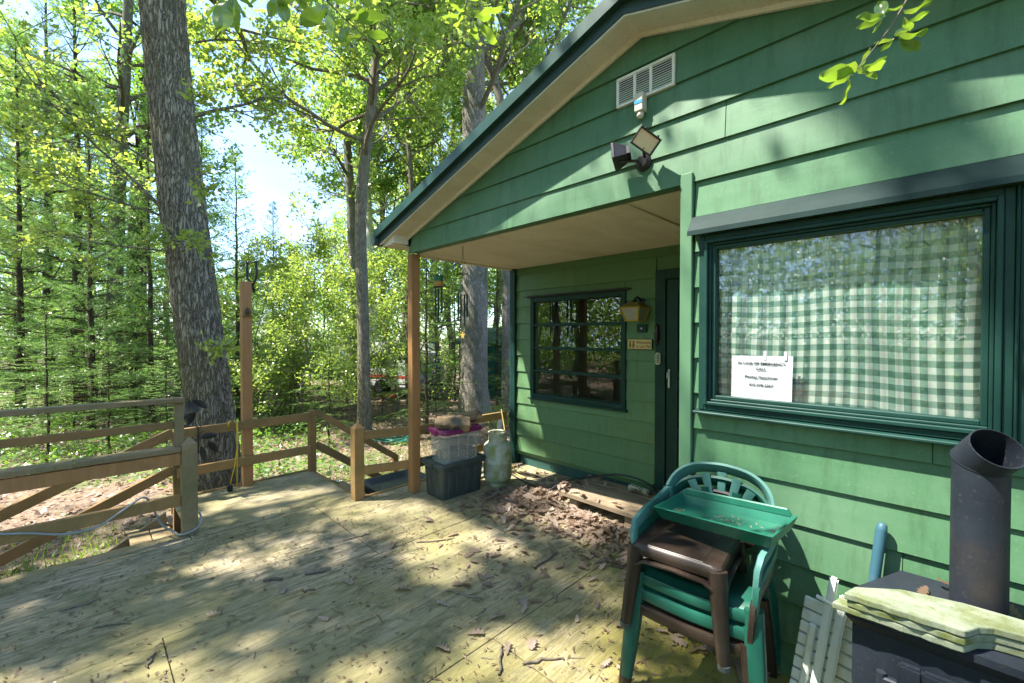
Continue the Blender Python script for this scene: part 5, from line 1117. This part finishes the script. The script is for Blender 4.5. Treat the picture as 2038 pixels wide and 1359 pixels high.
# -- understory and background deciduous trees from shared prototypes
pr1 = decid_meshes('maple_a', 51, sway(1, 9, .085, (.3, .1)), .12, 22, 2.4, (6, 4), 4, .11, .14)
pr2 = decid_meshes('maple_b', 52, sway(2, 13, .13, (-.4, .3)), .25, 22, 3.2, (6, 4), 5, .13, .14)
pr3 = decid_meshes('beech', 53, sway(3, 4.2, .035, (.2, .2)), .12, 20, 1.6, (6, 4), 4, .08, .10)
pr4 = decid_meshes('oak_far', 54, sway(4, 16, .2, (.5, -.2), .25), .32, 22, 3.8, (6, 4), 5, .15, .15)
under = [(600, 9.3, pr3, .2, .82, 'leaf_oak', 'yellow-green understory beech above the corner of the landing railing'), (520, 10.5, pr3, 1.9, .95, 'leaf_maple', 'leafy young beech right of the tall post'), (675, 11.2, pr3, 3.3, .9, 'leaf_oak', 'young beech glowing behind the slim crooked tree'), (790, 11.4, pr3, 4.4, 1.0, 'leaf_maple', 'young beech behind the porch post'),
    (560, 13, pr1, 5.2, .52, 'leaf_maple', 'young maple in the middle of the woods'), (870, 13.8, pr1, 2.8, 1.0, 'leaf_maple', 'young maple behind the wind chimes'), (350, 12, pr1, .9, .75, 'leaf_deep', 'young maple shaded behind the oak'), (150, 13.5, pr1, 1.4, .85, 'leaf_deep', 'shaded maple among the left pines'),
    (640, 15.5, pr3, .5, 1.3, 'leaf_maple', 'leafy maple under the open patch of sky'), (890, 17, pr2, 3.9, 1.05, 'leaf_oak', 'tall maple left of the stout oak'), (770, 16.5, pr2, 2.2, 1.1, 'leaf_oak', 'tall yellow-green maple above the porch eave'), (985, 16.5, pr2, 5.4, 1.1, 'leaf_maple', 'tall maple rising over the roof slope'),
    (1080, 15.0, pr4, 1.3, 1.0, 'leaf_maple', 'broad oak whose crown shows over the roof peak'), (30, 17, pr2, 4.7, 1.0, 'leaf_maple', 'maple at the far left of the woods')]
for px, d, me, rz, sc, lf, lb_ in under: tree('understory_tree' if me is pr3 else 'maple_tree', lb_, me, ground_at(px, d), rz, sc, 'bark_slim', lf, 'leafy young trees in the woods')
q = random.Random(17); far_spots = [(-250, 20), (-80, 22), (70, 24), (180, 20), (330, 25), (420, 31), (500, 34), (600, 33), (700, 24), (800, 21), (860, 27), (940, 22), (1010, 25), (560, 27), (300, 33), (120, 34), (760, 35), (1100, 21), (-160, 30), (480, 24), (1180, 26), (1300, 24)]
for i, (px, d) in enumerate(far_spots):
    me = (pr2, pr4, pr1)[i % 3]; sc = (1.0, 1.0, 1.1)[i % 3] * q.uniform(.85, 1.15) * (.45 if 330 < px < 660 else 1)
    tree('woodland_tree', 'slender leafy tree standing deep in the background woods', me, ground_at(px, d), q.uniform(0, 6.28), sc, 'bark_slim', ('leaf_maple', 'leaf_maple', 'leaf_deep')[i % 3], 'slender trees deep in the background woods')
# -- trees behind and beside the viewer: they shade the deck and mirror in the panes
def shade_tree(label, x, y, H, seed, lo, n, spread, kids, per, size, sc=1.0):
    loc = (x, y, float(gz(x, y))); rng = np.random.default_rng(seed); P = smooth_path(sway(seed, H, .2, (.3, .4), .2), 6); tubes, twigs = [trunk_tube(P)], []
    limb_set(rng, P, lo, .98, n, spread, kids, tubes, twigs, (.0, .6)); V, F, rd = leaves_on(twigs, per, rng, size, .14, keep=world_keep(loc))
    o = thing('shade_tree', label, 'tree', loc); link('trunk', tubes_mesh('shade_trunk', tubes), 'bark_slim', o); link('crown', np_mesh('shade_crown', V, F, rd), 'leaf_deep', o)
shade_tree('spreading tree beside the deck whose branches overhang it from the left', -7.5, -5.8, 13.5, 61, .50, 34, 4.4, (7, 5), 8, .13)
shade_tree('leafy tree behind the viewer mirrored in the picture window', -4.6, -6.6, 13, 62, .50, 30, 4.2, (7, 5), 8, .13)
shade_tree('unseen high-crowned tree added behind the viewer to cast soft shadows on the siding', -3.4, -3.7, 13, 64, .62, 8, 3.0, (5, 3), 5, .13)  # added out of view, only to throw sparse shade on the front wall
mirror = [(.5, -9, pr2), (2.5, -12, pr4), (-1.5, -13, pr2), (-5.5, -11, pr1), (-9.5, -9, pr2), (-12.5, -6.5, pr1), (-13, -10, pr4), (4.5, -9, pr1), (-8, -14, pr2), (1.0, -17, pr4), (6, -15, pr2)]
for i, (x, y, me) in enumerate(mirror): tree('woodland_tree', 'tree behind the viewer seen only mirrored in the panes', me, (x, y, float(gz(x, y))), i * 1.3, .75, 'bark_slim', 'leaf_maple', 'trees mirrored in the window panes')
# -- far wood: one mass of foliage
rng = np.random.default_rng(71); nC = 1900; th = rng.uniform(-math.pi, math.pi, nC); fr_ = np.abs(th) < 1.25; rad_ = np.where(fr_, rng.uniform(25, 52, nC), rng.uniform(17, 34, nC)); d = rad_ * np.cos(th); r = rad_ * np.sin(th)
px = 1019 + 855 * np.tan(np.clip(th, -1.4, 1.4)); hi = np.where(fr_ & (px > 330) & (px < 680), .12, np.where(fr_ & (px < 330), .24, .26 + .08 * np.sin(th * 9))) * rad_; zc = -.3 + (rng.random(nC) ** 1.3) * (hi + 1.5)
cc = np.stack([(r - d) / 2 ** .5, (r + d) / 2 ** .5, zc], 1); m_ = 110; Pn = np.repeat(cc, m_, 0) + rng.normal(0, 1, (nC * m_, 3)) * np.repeat(rng.uniform(.5, 1.3, (nC, 1)) * [[1, 1, .6]], m_, 0)
D = unit(rng.normal(0, 1, Pn.shape)); Sd = unit(np.cross(D, rng.normal(0, .5, Pn.shape) + [0, 0, 1])); L = rng.uniform(.16, .32, len(Pn)); V, F = quads(Pn, D, Sd, L, L * .36, rng)
fw = link('far_woodland', np_mesh('far_woodland', V, F, np.clip(rng.normal(.4, .25, len(F)), 0, 1)), 'leaf_maple'); tag(fw, 'distant mass of spring-green woodland foliage', 'foliage', None, 'stuff')
# low ferny ground cover between the saplings
rng = np.random.default_rng(72); nC = 620; d = rng.uniform(6.0, 20, nC); px = rng.uniform(-400, 640, nC); r = (px - 1019) / 855 * d; x = (r - d) / 2 ** .5; y = (r + d) / 2 ** .5; ok = (x < -5.9)
x, y = x[ok], y[ok]; m_ = 60; c = np.stack([x, y, gz(x, y) + .12], 1); Pn = np.repeat(c, m_, 0) + rng.normal(0, 1, (len(c) * m_, 3)) * [.28, .28, .14]
D = unit(rng.normal(0, 1, Pn.shape) * [1, 1, .4] + [0, 0, .15]); Sd = unit(np.cross(D, rng.normal(0, .35, Pn.shape) + [0, 0, 1])); L = rng.uniform(.05, .11, len(Pn)); V, F = quads(Pn, D, Sd, L, L * .3, rng)
gcv = link('ground_cover', np_mesh('ground_cover', V, F, np.clip(rng.normal(.4, .25, len(F)), 0, 1)), 'leaf_deep'); tag(gcv, 'low leafy undergrowth on the forest floor', 'undergrowth', None, 'stuff')

# ------------------------------------------------------------------ fallen leaves, twigs, grass
def oak_leaf_shape(n=8):
    ws = [.02, .14, .08, .22, .12, .26, .13, .20, .02]; V = []; F = []
    for i, w in enumerate(ws):
        s = i / 8; V += [(-w, s + (.05 if i % 2 else 0) - .5, w * w * 2.2), (0, s - .5, .06 * math.sin(s * 3)), (w, s + (.05 if i % 2 else 0) - .5, w * w * 2.0)]
    for i in range(8): a = i * 3; F += [(a, a + 1, a + 4, a + 3), (a + 1, a + 2, a + 5, a + 4)]
    return np.array(V), np.array(F)
LV, LF = oak_leaf_shape()
def leaf_field(P, size, rng, tilt=.35, lift=.006):
    n = len(P); a = rng.uniform(0, 6.28, n); s = size * rng.uniform(.6, 1.2, n); ca, sa = np.cos(a), np.sin(a); tx = rng.normal(0, tilt, n); ty = rng.normal(0, tilt, n); cz = rng.uniform(-.6, 2.2, n)
    X = LV[None, :, 0] * s[:, None] * rng.uniform(.8, 1.3, n)[:, None]; Y = LV[None, :, 1] * s[:, None]; Zl = LV[None, :, 2] * (s * cz)[:, None] + X * tx[:, None] + Y * ty[:, None]
    Zl -= Zl.min(1, keepdims=True); V = np.stack([X * ca[:, None] - Y * sa[:, None] + P[:, :1], X * sa[:, None] + Y * ca[:, None] + P[:, 1:2], Zl + P[:, 2:3] + lift], -1).reshape(-1, 3)
    F = (LF[None] + (np.arange(n) * len(LV))[:, None, None]).reshape(-1, 4); return V, F, np.repeat(np.clip(rng.normal(.45, .28, n), 0, 1), len(LF))
rng = np.random.default_rng(81)
pts = []
def blob(n, cx, cy, sx, sy, ang=0):
    g = rng.normal(0, 1, (n, 2)) * [sx, sy]; c_, s_ = math.cos(ang), math.sin(ang); pts.append(np.stack([cx + g[:, 0] * c_ - g[:, 1] * s_, cy + g[:, 0] * s_ + g[:, 1] * c_], 1))
blob(480, -1.95, 2.93, .36, .13); blob(380, -2.72, 3.12, .24, .20, .5); blob(150, -2.45, 3.62, .45, .06); blob(150, -2.95, 2.85, .22, .13); blob(90, -1.55, 2.75, .12, .18); blob(110, -2.45, 2.65, .45, .12, .3); blob(26, -1.95, 2.2, .5, .3); blob(50, -1.95, 3.62, .2, .05); blob(16, -2.0, 1.75, .25, .12, .4); blob(30, -.55, 2.2, .25, .05)
xy = np.concatenate(pts); k = (xy[:, 1] < 3.74) & ~((xy[:, 0] > -.98) & (xy[:, 1] > 2.27)) & ~((xy[:, 0] < -3.2) & (xy[:, 1] < 3.3)); xy = xy[k]
dens = np.exp(-(((xy[:, 0] + 1.95) / .4) ** 2 + ((xy[:, 1] - 2.95) / .14) ** 2)) + np.exp(-(((xy[:, 0] + 2.7) / .26) ** 2 + ((xy[:, 1] - 3.12) / .2) ** 2))
k = ~((xy[:, 0] > -2.50) & (xy[:, 1] > 3.18) & (rng.random(len(xy)) < .72)); xy, dens = xy[k], dens[k]
z = rng.random(len(xy)) * .07 * dens + np.where((xy[:, 0] > -2.53) & (xy[:, 1] > 3.15), .131, 0)
V, F, rd = leaf_field(np.column_stack([xy, z]), .078, rng, .22)
lp = link('leaf_litter', np_mesh('leaf_litter', V, F, rd), 'litter'); tag(lp, 'drift of dry brown oak leaves on the porch deck', 'leaves', None, 'stuff')
# fine debris: needles, catkins, bits
n = 14000; x = rng.uniform(-4.2, .3, n); y = rng.uniform(-1.2, 3.2, n); kk = ~((x > -.98) & (y > 2.28)); x, y = x[kk], y[kk]; n = len(x)
cl = np.sin(x * 3.1 + 1) * np.sin(y * 2.7) + .6 * np.sin(x * 7 + y * 5); kk = rng.random(n) < .45 + .35 * cl; x, y = x[kk], y[kk]; n = len(x)
a = rng.uniform(0, 6.28, n); D = np.stack([np.cos(a), np.sin(a), rng.normal(0, .06, n)], 1); Sd = np.stack([-np.sin(a), np.cos(a), rng.normal(0, .3, n)], 1); L = rng.gamma(2.2, .011, n)
V, F = quads(np.stack([x, y, rng.uniform(.003, .009, n)], 1), unit(D), unit(Sd), L, np.minimum(.0045, L * .22 + .0008), rng, .6)
db = link('deck_debris', np_mesh('deck_debris', V, F, np.clip(rng.normal(.0, .25, n), 0, 1)), 'litter'); tag(db, 'fine scatter of catkins, needles and bark bits on the deck', 'debris', None, 'stuff')
n = 300; x = rng.uniform(-4.2, .3, n); y = rng.uniform(-1.2, 2.25, n); a = rng.normal(1.2, .8, n); V, F, = [], []
for i in range(n):
    L = rng.gamma(2, .022) + .02; p = np.array([x[i], y[i], .005]); dd = np.array([math.cos(a[i]), math.sin(a[i]), 0]); pts_ = [p]; 
    for j in range(3): dd = unit(dd + rng.normal(0, .25, 3) * [1, 1, 0]); pts_.append(pts_[-1] + dd * L / 3)
    F.append((pts_, [.0022, .002, .0016, .001]))
tw = link('twig_litter', tubes_mesh('twig_litter', F, (4, 4, 4, 4)), 'stick'); tag(tw, 'thin broken twigs strewn over the deck', 'twigs', None, 'stuff')
# single leaves and sticks one can point at
me_l = []
for s_ in range(4):
    V, F, rd = leaf_field(np.zeros((1, 3)), .085, np.random.default_rng(90 + s_), .12, .002); me_l.append(np_mesh('oak_leaf', V, F, np.full(len(F), .55 + .14 * s_)))
def gnd(px, py): d = 855 * 1.58 / (py - 667); v = at(px, py, d); return v.x, v.y
lone = [(1105, 1195), (690, 1165), (1128, 1196), (1240, 1345), (1010, 1300), (985, 1110), (740, 1130), (860, 1135), (945, 1270), (1040, 1205), (1320, 1265), (880, 1210), (1155, 1070), (560, 1180), (110, 1195), (1080, 1140), (930, 1130), (800, 1180), (1210, 1330), (1545, 1345), (1520, 1350), (990, 1235), (640, 1240), (1180, 1160), (780, 1090), (1060, 1290), (1150, 1240), (420, 1230), (1190, 1210), (880, 1300)]
for i, (px, py) in enumerate(lone):
    x, y = gnd(px, py); o = link('oak_leaf', me_l[i % 4], 'litter'); o.location = (x, y, .004); o.rotation_euler = (0, 0, R.uniform(0, 6.28)); sc = R.uniform(.75, 1.15); o.scale = (sc, sc, sc)
    tag(o, 'single dry oak leaf lying on the open deck', 'leaf', 'loose oak leaves on the deck')
sticks = [((605, 1147), (655, 1140), .013, 'short thick stick with pale lichen in the middle of the deck', None), ((520, 1162), (560, 1158), .010, 'short dark stick left of the lichen stick', None), ((595, 1182), (625, 1178), .007, 'small dark stick just below the lichen stick', None), ((1062, 1138), (1108, 1106), .012, 'flat piece of bark below the porch step', None),
    ((105, 1225), (195, 1198), .006, 'long thin stick on the deck at the left', None), ((180, 1255), (255, 1245), .005, 'thin curved stick near the lower left corner', None), ((280, 1340), (305, 1305), .006, 'forked twig beside the lower left corner', None), ((990, 1350), (1000, 1290), .006, 'bent branch at the bottom centre of the deck', None),
    ((960, 1200), (885, 1180), .005, 'thin stick right of the deck centre', None), ((1040, 1330), (1120, 1318), .006, 'straight twig at the bottom of the deck near the chairs', None), ((680, 1080), (735, 1065), .004, 'curled twig in the sunny patch', None), ((825, 1085), (905, 1075), .005, 'straight twig crossing the sunny band', None)]
for (a, b_, r, lb_, g_) in sticks:
    A = np.array([*gnd(*a), r * .9]); B = np.array([*gnd(*b_), r]); q2 = np.random.default_rng(int(a[0])); ps_ = [A + (B - A) * t_ + np.array([q2.normal(0, .006), q2.normal(0, .006), q2.uniform(0, .003)]) for t_ in np.linspace(0, 1, 7)]
    o = link('fallen_stick', tubes_mesh('fallen_stick', [(ps_, r * np.array([.7, 1, 1.05, .95, 1, .85, .5]))], (8, 8, 8, 8), .12, q2), 'stick'); tag(o, lb_, 'stick')
# leaves and crumbs on the stove
rng = np.random.default_rng(83); n = 12; V, F, rd = leaf_field(np.stack([rng.uniform(-.05, .3, n), rng.uniform(1.98, 2.17, n), np.full(n, .678)], 1), .07, rng, .5); sl_ = link('leaf_litter', np_mesh('stove_leaves', V, F, rd), 'litter'); tag(sl_, 'dry leaves caught round the base of the flue pipe', 'leaves', None, 'stuff')
# forest-floor litter
rng = np.random.default_rng(84); n = 26000; r = 3.5 + 13 * rng.random(n) ** .8; th = rng.uniform(math.radians(88), math.radians(205), n); x = r * np.cos(th); y = r * np.sin(th)
kk = ~((x > -4.35) & (y < 1.9)) & ~((x > -5.25) & (y > .55) & (y < 1.9)) & ~((x > -3.95)); x, y = x[kk], y[kk]; n = len(x)
a = rng.uniform(0, 6.28, n); D = unit(np.stack([np.cos(a), np.sin(a), rng.normal(0, .25, n)], 1)); Sd = unit(np.cross(D, rng.normal(0, .35, (n, 3)) + [0, 0, 1])); L = rng.uniform(.05, .11, n)
V, F = quads(np.stack([x, y, gz(x, y) + rng.uniform(.005, .03, n)], 1), D, Sd, L, L * .3, rng, .5)
fl_ = link('forest_litter', np_mesh('forest_litter', V, F, np.clip(rng.normal(.5, .3, n), 0, 1)), 'litter'); tag(fl_, 'fallen brown leaves carpeting the forest floor', 'leaves', None, 'stuff')
def grass(name, label, cx, cy, sx, sy, n, h, seed):
    rng = np.random.default_rng(seed); x = rng.normal(cx, sx, n); y = rng.normal(cy, sy, n); kk = ~((x > -4.34) & (y < 1.95)) & ~((x > -5.27) & (y > .55) & (y < 1.95)) & (x < -3.95); x, y = x[kk], y[kk]; n = len(x)
    D = unit(rng.normal(0, .35, (n, 3)) * [1, 1, 0] + [0, 0, 1]); Sd = unit(np.cross(D, rng.normal(0, 1, (n, 3)))); L = h * rng.uniform(.4, 1.2, n)
    V, F = quads(np.stack([x, y, gz(x, y)], 1), D, Sd, L, np.full(n, .004), rng, 0); tag(link(name, np_mesh(name, V, F, rng.random(len(F))), 'blade'), label, 'grass', None, 'stuff')
grass('grass', 'thin grass on the ground beside the left steps', -5.3, -.3, .55, .45, 1500, .13, 1); grass('grass', 'patch of grass beside the back steps', -5.6, 2.9, .5, .5, 1500, .13, 2); grass('grass', 'grass beyond the porch railing', -4.9, 4.2, .4, .8, 1500, .14, 3); grass('grass', 'grass strip below the hose', -6.5, 4.2, .7, .7, 1400, .12, 5)

# ------------------------------------------------------------------ overhanging twigs in the foreground
def leaf_card(seed, L, w):
    q = random.Random(seed)
    return MB().grid(lambda u, v: ((v - .5) * 2 * w * (math.sin(math.pi * u ** 1.35) ** .85 + .02), u * L, .10 * L * math.sin(u * 2.6) * -1 + abs(v - .5) * w * .9 + .003 * math.sin(u * 11 + seed)), 14, 6)
lm = []
for s_ in range(3):
    me = leaf_card(s_, .085, .019).mesh('leaf', True); a_ = me.attributes.new('rnd', 'FLOAT', 'FACE'); a_.data.foreach_set('value', np.full(len(me.polygons), .3 + .3 * s_, np.float32)); lm.append(me)
def twig(name, label, path, leaves, mat_, d, size=1.0):
    o = thing(name, label, 'twig', tuple(at(*path[0], d) if len(path[0]) == 2 else at(*path[0])))
    pts_ = [at(p[0], p[1], d + (p[2] if len(p) > 2 else 0)) - o.location for p in path]
    link('stem', tubes_mesh(name + '_stem', [([np.array(p) for p in pts_], np.linspace(.0035, .0012, len(pts_)))], (6, 6, 6, 6)), 'stick', o)
    for i, (px, py, ex, ey) in enumerate(leaves):
        q = random.Random(i * 7 + int(px)); dz = q.uniform(-.05, .05); a = at(px, py, d + dz); b_ = at(ex, ey, d + dz + q.uniform(-.05, .05)); v = b_ - a
        lf = link('leaf', lm[i % 3], mat_, o); y = v.normalized(); nrm = Vector((q.uniform(-.5, .5), q.uniform(-.5, .5), 1)); x = y.cross(nrm).normalized(); z = x.cross(y)
        s_ = v.length / .085; mt = Matrix((x, y, z)).transposed().to_4x4(); lf.matrix_local = Matrix.Translation(a - o.location) @ mt @ Matrix.Diagonal((s_, s_, s_, 1))
    return o
twig('hanging_twig', 'leafy twig hanging down before the green gable at upper right', [(1850, -90), (1800, 0), (1765, 60), (1730, 105), (1690, 155)],
     [(1752, 42, 1698, 40), (1750, 45, 1697, 62), (1748, 46, 1729, 72), (1752, 42, 1741, 10), (1790, 20, 1752, 28), (1793, 36, 1846, 5), (1795, 55, 1842, 28), (1790, 45, 1805, 66), (1770, 84, 1732, 92), (1772, 84, 1745, 108), (1780, 82, 1835, 68), (1780, 84, 1822, 105), (1776, 80, 1800, 55), (1704, 142, 1725, 100), (1702, 145, 1658, 140), (1695, 152, 1628, 150), (1690, 156, 1640, 178), (1688, 160, 1668, 212), (1712, 140, 1758, 116), (1712, 146, 1740, 160), (1700, 148, 1750, 132), (1800, 5, 1760, -12), (1805, -5, 1846, -25)], 'leaf_near', 1.32)
twig('overhanging_twig', 'dark leafy branch reaching down from the top centre of the view', [(640, -60), (655, 10), (690, 45), (725, 75), (750, 100)],
     [(660, 20, 600, 55), (665, 25, 660, 80), (690, 45, 640, 62), (692, 48, 770, 38), (700, 55, 680, 90), (725, 75, 690, 85), (725, 72, 775, 78), (740, 95, 740, 118), (735, 80, 765, 112), (655, 10, 720, 0), (650, 0, 600, 10), (610, -10, 560, 15), (560, -5, 540, 40), (560, -5, 575, 52), (585, -8, 620, 28), (520, -10, 500, 20), (705, 50, 730, 20)], 'leaf_deep', 1.75)
twig('overhanging_twig', 'cluster of broad leaves hanging at the top left of the roof', [(935, -60), (930, 10), (925, 35), (945, 45)],
     [(925, 30, 880, 40), (925, 33, 895, 12), (945, 40, 1000, 22), (945, 42, 985, 45), (943, 46, 945, 92), (948, 46, 990, 95), (930, 20, 910, -8), (935, 10, 970, -5), (925, 36, 905, 58)], 'leaf_deep', 1.55)
twig('overhanging_twig', 'few leaves hanging at the top edge right of the leaning oak', [(455, -60), (462, -10), (470, 15)],
     [(462, -5, 415, 35), (463, 0, 440, 68), (465, 0, 480, 70), (468, 5, 496, 40), (462, -10, 430, 5), (470, 12, 458, 62), (470, -10, 510, 20)], 'leaf_deep', 1.75)

# ------------------------------------------------------------------ things in the yard beyond
hs = MB(); hb = at(780, 880, 8.6); hb.z = float(gz(hb.x, hb.y)) + .02; q = random.Random(3); path = []
for i in range(150):
    a = i * .31; r_ = .34 + .10 * math.sin(i * .37) + .06 * math.sin(i * .11 + 1); path.append((hb.x + r_ * math.cos(a) * 1.15 + .08 * math.sin(i * .05), hb.y + r_ * math.sin(a) * .9, hb.z + .012 + .03 * abs(math.sin(i * .21)) + .0003 * i))
tag(hs.tube(path, .0095, 6).build('garden_hose', 'hose', None, True), 'coiled green garden hose on the leafy ground', 'hose')
mp_ = at(790, 893, 8.3); mz = float(gz(mp_.x, mp_.y)); tag(MB().grid(lambda u, v: (mp_.x + (u - .5) * .5, mp_.y + (v - .5) * .35, mz - .03 + .09 * math.sin(math.pi * u) * math.sin(math.pi * v) + .01 * math.sin(u * 19) * math.sin(v * 17)), 14, 12).build('moss_mound', 'grass', None, True), 'mound of yellow-green moss below the hose', 'moss')
tb = at(690, 960, 5.4); t_ = thing('black_tub', 'dark plastic tub on the ground beside the back steps', 'tub', (-4.55, 2.62, GZ)); t_.scale = (1.0, 1.0, 1.1)
loft(MB(), [[(x, y, z) for x, y in rrect(-a, a, -b_, b_, .08)] for a, b_, z in ((.20, .27, 0), (.25, .33, .30), (.28, .36, .31), (.28, .36, .335), (.24, .32, .335), (.20, .27, .28))]).build('body', 'bin_grey', t_, 40)
t_ = thing('blue_tray', 'blue plastic tray on the ground behind the landing', 'tray', (-5.75, 2.05, GZ - .02), .3)
loft(MB(), [[(x, y, z) for x, y in rrect(-a, a, -b_, b_, .04)] for a, b_, z in ((.26, .19, 0), (.30, .22, .16), (.33, .25, .165), (.33, .25, .18), (.29, .21, .18), (.26, .18, .03))]).build('body', 'blue_tub', t_, 40)
tp_ = thing('stick_tepee', 'tepee of bare leaning sticks among the saplings', 'sticks', tuple(ground_at(560, 10.2)))
for i, (a, b_) in enumerate((((528, 800), (585, 725)), ((556, 800), (590, 720)), ((605, 805), (578, 725)), ((575, 810), (583, 715)), ((540, 800), (600, 730)))):
    A = at(*a, 10.2 + .2 * (i % 3)); A.z = float(gz(A.x, A.y)); B = at(*b_, 10.2); MB().tube([A - tp_.location, (A + B) / 2 - tp_.location + Vector((.02, 0, .02)), B + (B - A) * .1 - tp_.location], [.03, .025, .015], 7).build('pole', 'stick', tp_, True)
ir = thing('iris_clump', 'clump of upright strap leaves at the cabin corner', 'plant', tuple(ground_at(1003, 9.4))); rng = np.random.default_rng(6); n = 70
D = unit(rng.normal(0, .28, (n, 3)) * [1, 1, 0] + [0, 0, 1]); Sd = unit(np.cross(D, rng.normal(0, 1, (n, 3)))); V, F = quads(rng.normal(0, .22, (n, 3)) * [1, 1, 0], D, Sd, rng.uniform(.35, .75, n), np.full(n, .014), rng, 0)
link('blades', np_mesh('iris', V, F, rng.random(n)), 'blade', ir)
stk = at(994, 812, 9.0); sz = float(gz(stk.x, stk.y)); tag(post(MB(), stk.x, stk.y, sz - .1, sz + .42, .075, .02).build('garden_stake', 'white_trim', None), 'pale wooden stake in front of the strap-leaved plants', 'stake')
# camper trailer, car and shed glimpsed through the trees
cp = thing('camper_trailer', 'small white trailer glimpsed between slim tree and porch post', 'trailer', tuple(ground_at(790, 14.5)), math.radians(20))
MB().prism([(-1.3, .35), (-1.45, .6), (-1.3, 1.45), (-.9, 1.75), (.9, 1.75), (1.35, 1.4), (1.4, .6), (1.25, .35)], 1.5, 'y', -.75).build('body', 'camper', cp)
MB().box(-.9, .2, -.762, -.752, .95, 1.35, .003).build('window', 'dark_glass', cp); MB().box(.5, .95, -.765, -.753, .45, 1.5, .003).build('door', 'white_paint', cp); MB().box(-1.42, 1.38, -.77, -.752, .62, .70).build('stripe', 'red_paint', cp)
MB().lathe([(.15, -.08), (.28, -.08), (.28, .08), (.15, .08)], 20).build('wheel', 'black_metal', cp, 40).matrix_local = Matrix.Translation((0, -.72, .28)) @ Matrix.Rotation(math.pi / 2, 4, 'X')
MB().bar((1.3, 0, .4), (2.2, 0, .4), .06, .08).build('tow_bar', 'black_metal', cp)
rc = thing('red_item', 'small red item drawn as an upturned hull beside the white trailer', 'object', tuple(ground_at(772, 13.2)), math.radians(60)); rc.scale = (.22, .22, .5); MB().grid(lambda u, v: ((u - .5) * 2.2, math.cos(math.pi * v) * .32 * math.sin(math.pi * (u * .9 + .05)) ** .6, .25 + .28 * math.sin(math.pi * v) * math.sin(math.pi * (u * .9 + .05)) ** .5), 16, 10).build('hull', 'red_paint', rc, True)  # stands for an unidentified red speck; hull and trestles are made up
for x in (-.6, .6): MB().box(x - .05, x + .05, -.35, .35, 0, .25).build('trestle', 'grey_wood', rc)
cr_ = thing('parked_car', 'blue-grey parked car glimpsed through the saplings', 'car', tuple(ground_at(640, 16.5)), math.radians(50))
MB().prism([(-2.1, .35), (-2.15, .7), (-1.6, .85), (-1.0, 1.35), (.5, 1.38), (1.15, .9), (2.0, .78), (2.15, .5), (2.1, .32)], 1.6, 'y', -.8).build('body', 'car_paint', cr_)
for a, b_ in (((-1.42, .88), (-.95, 1.29)), ((-.2, .90), (.42, 1.30))): MB().prism([(a[0], a[1]), (a[0] + .45 + .6 * (a[0] > -1), a[1]), (b_[0] + .25, b_[1]), (b_[0], b_[1])], .012, 'y', -.81).build('window', 'dark_glass', cr_)
for x in (-1.3, 1.35):
    for y in (-.74, .74): MB().lathe([(.18, -.09), (.31, -.09), (.31, .09), (.18, .09)], 20).build('wheel', 'black_metal', cr_, 40).matrix_local = Matrix.Translation((x, y, .31)) @ Matrix.Rotation(math.pi / 2, 4, 'X')
shd = thing('garden_shed', 'teal board shed behind the stout oak near the cabin corner', 'shed', tuple(ground_at(1012, 15.0)), math.radians(20))
for i in range(14): MB().box(-1.4 + i * .2, -1.212 + i * .2, -1.0, -.97, 0, 1.75, .003).build('plank', 'shed_green', shd)
MB().box(-1.4, 1.4, -.965, 1.0, 0, 1.74).build('body', 'shed_green', shd); MB().prism([(-1.15, 1.72), (0, 2.25), (1.15, 1.72), (1.15, 1.78), (0, 2.31), (-1.15, 1.78)], 3.1, 'x', -1.55).build('roof', 'roof_sheet', shd)
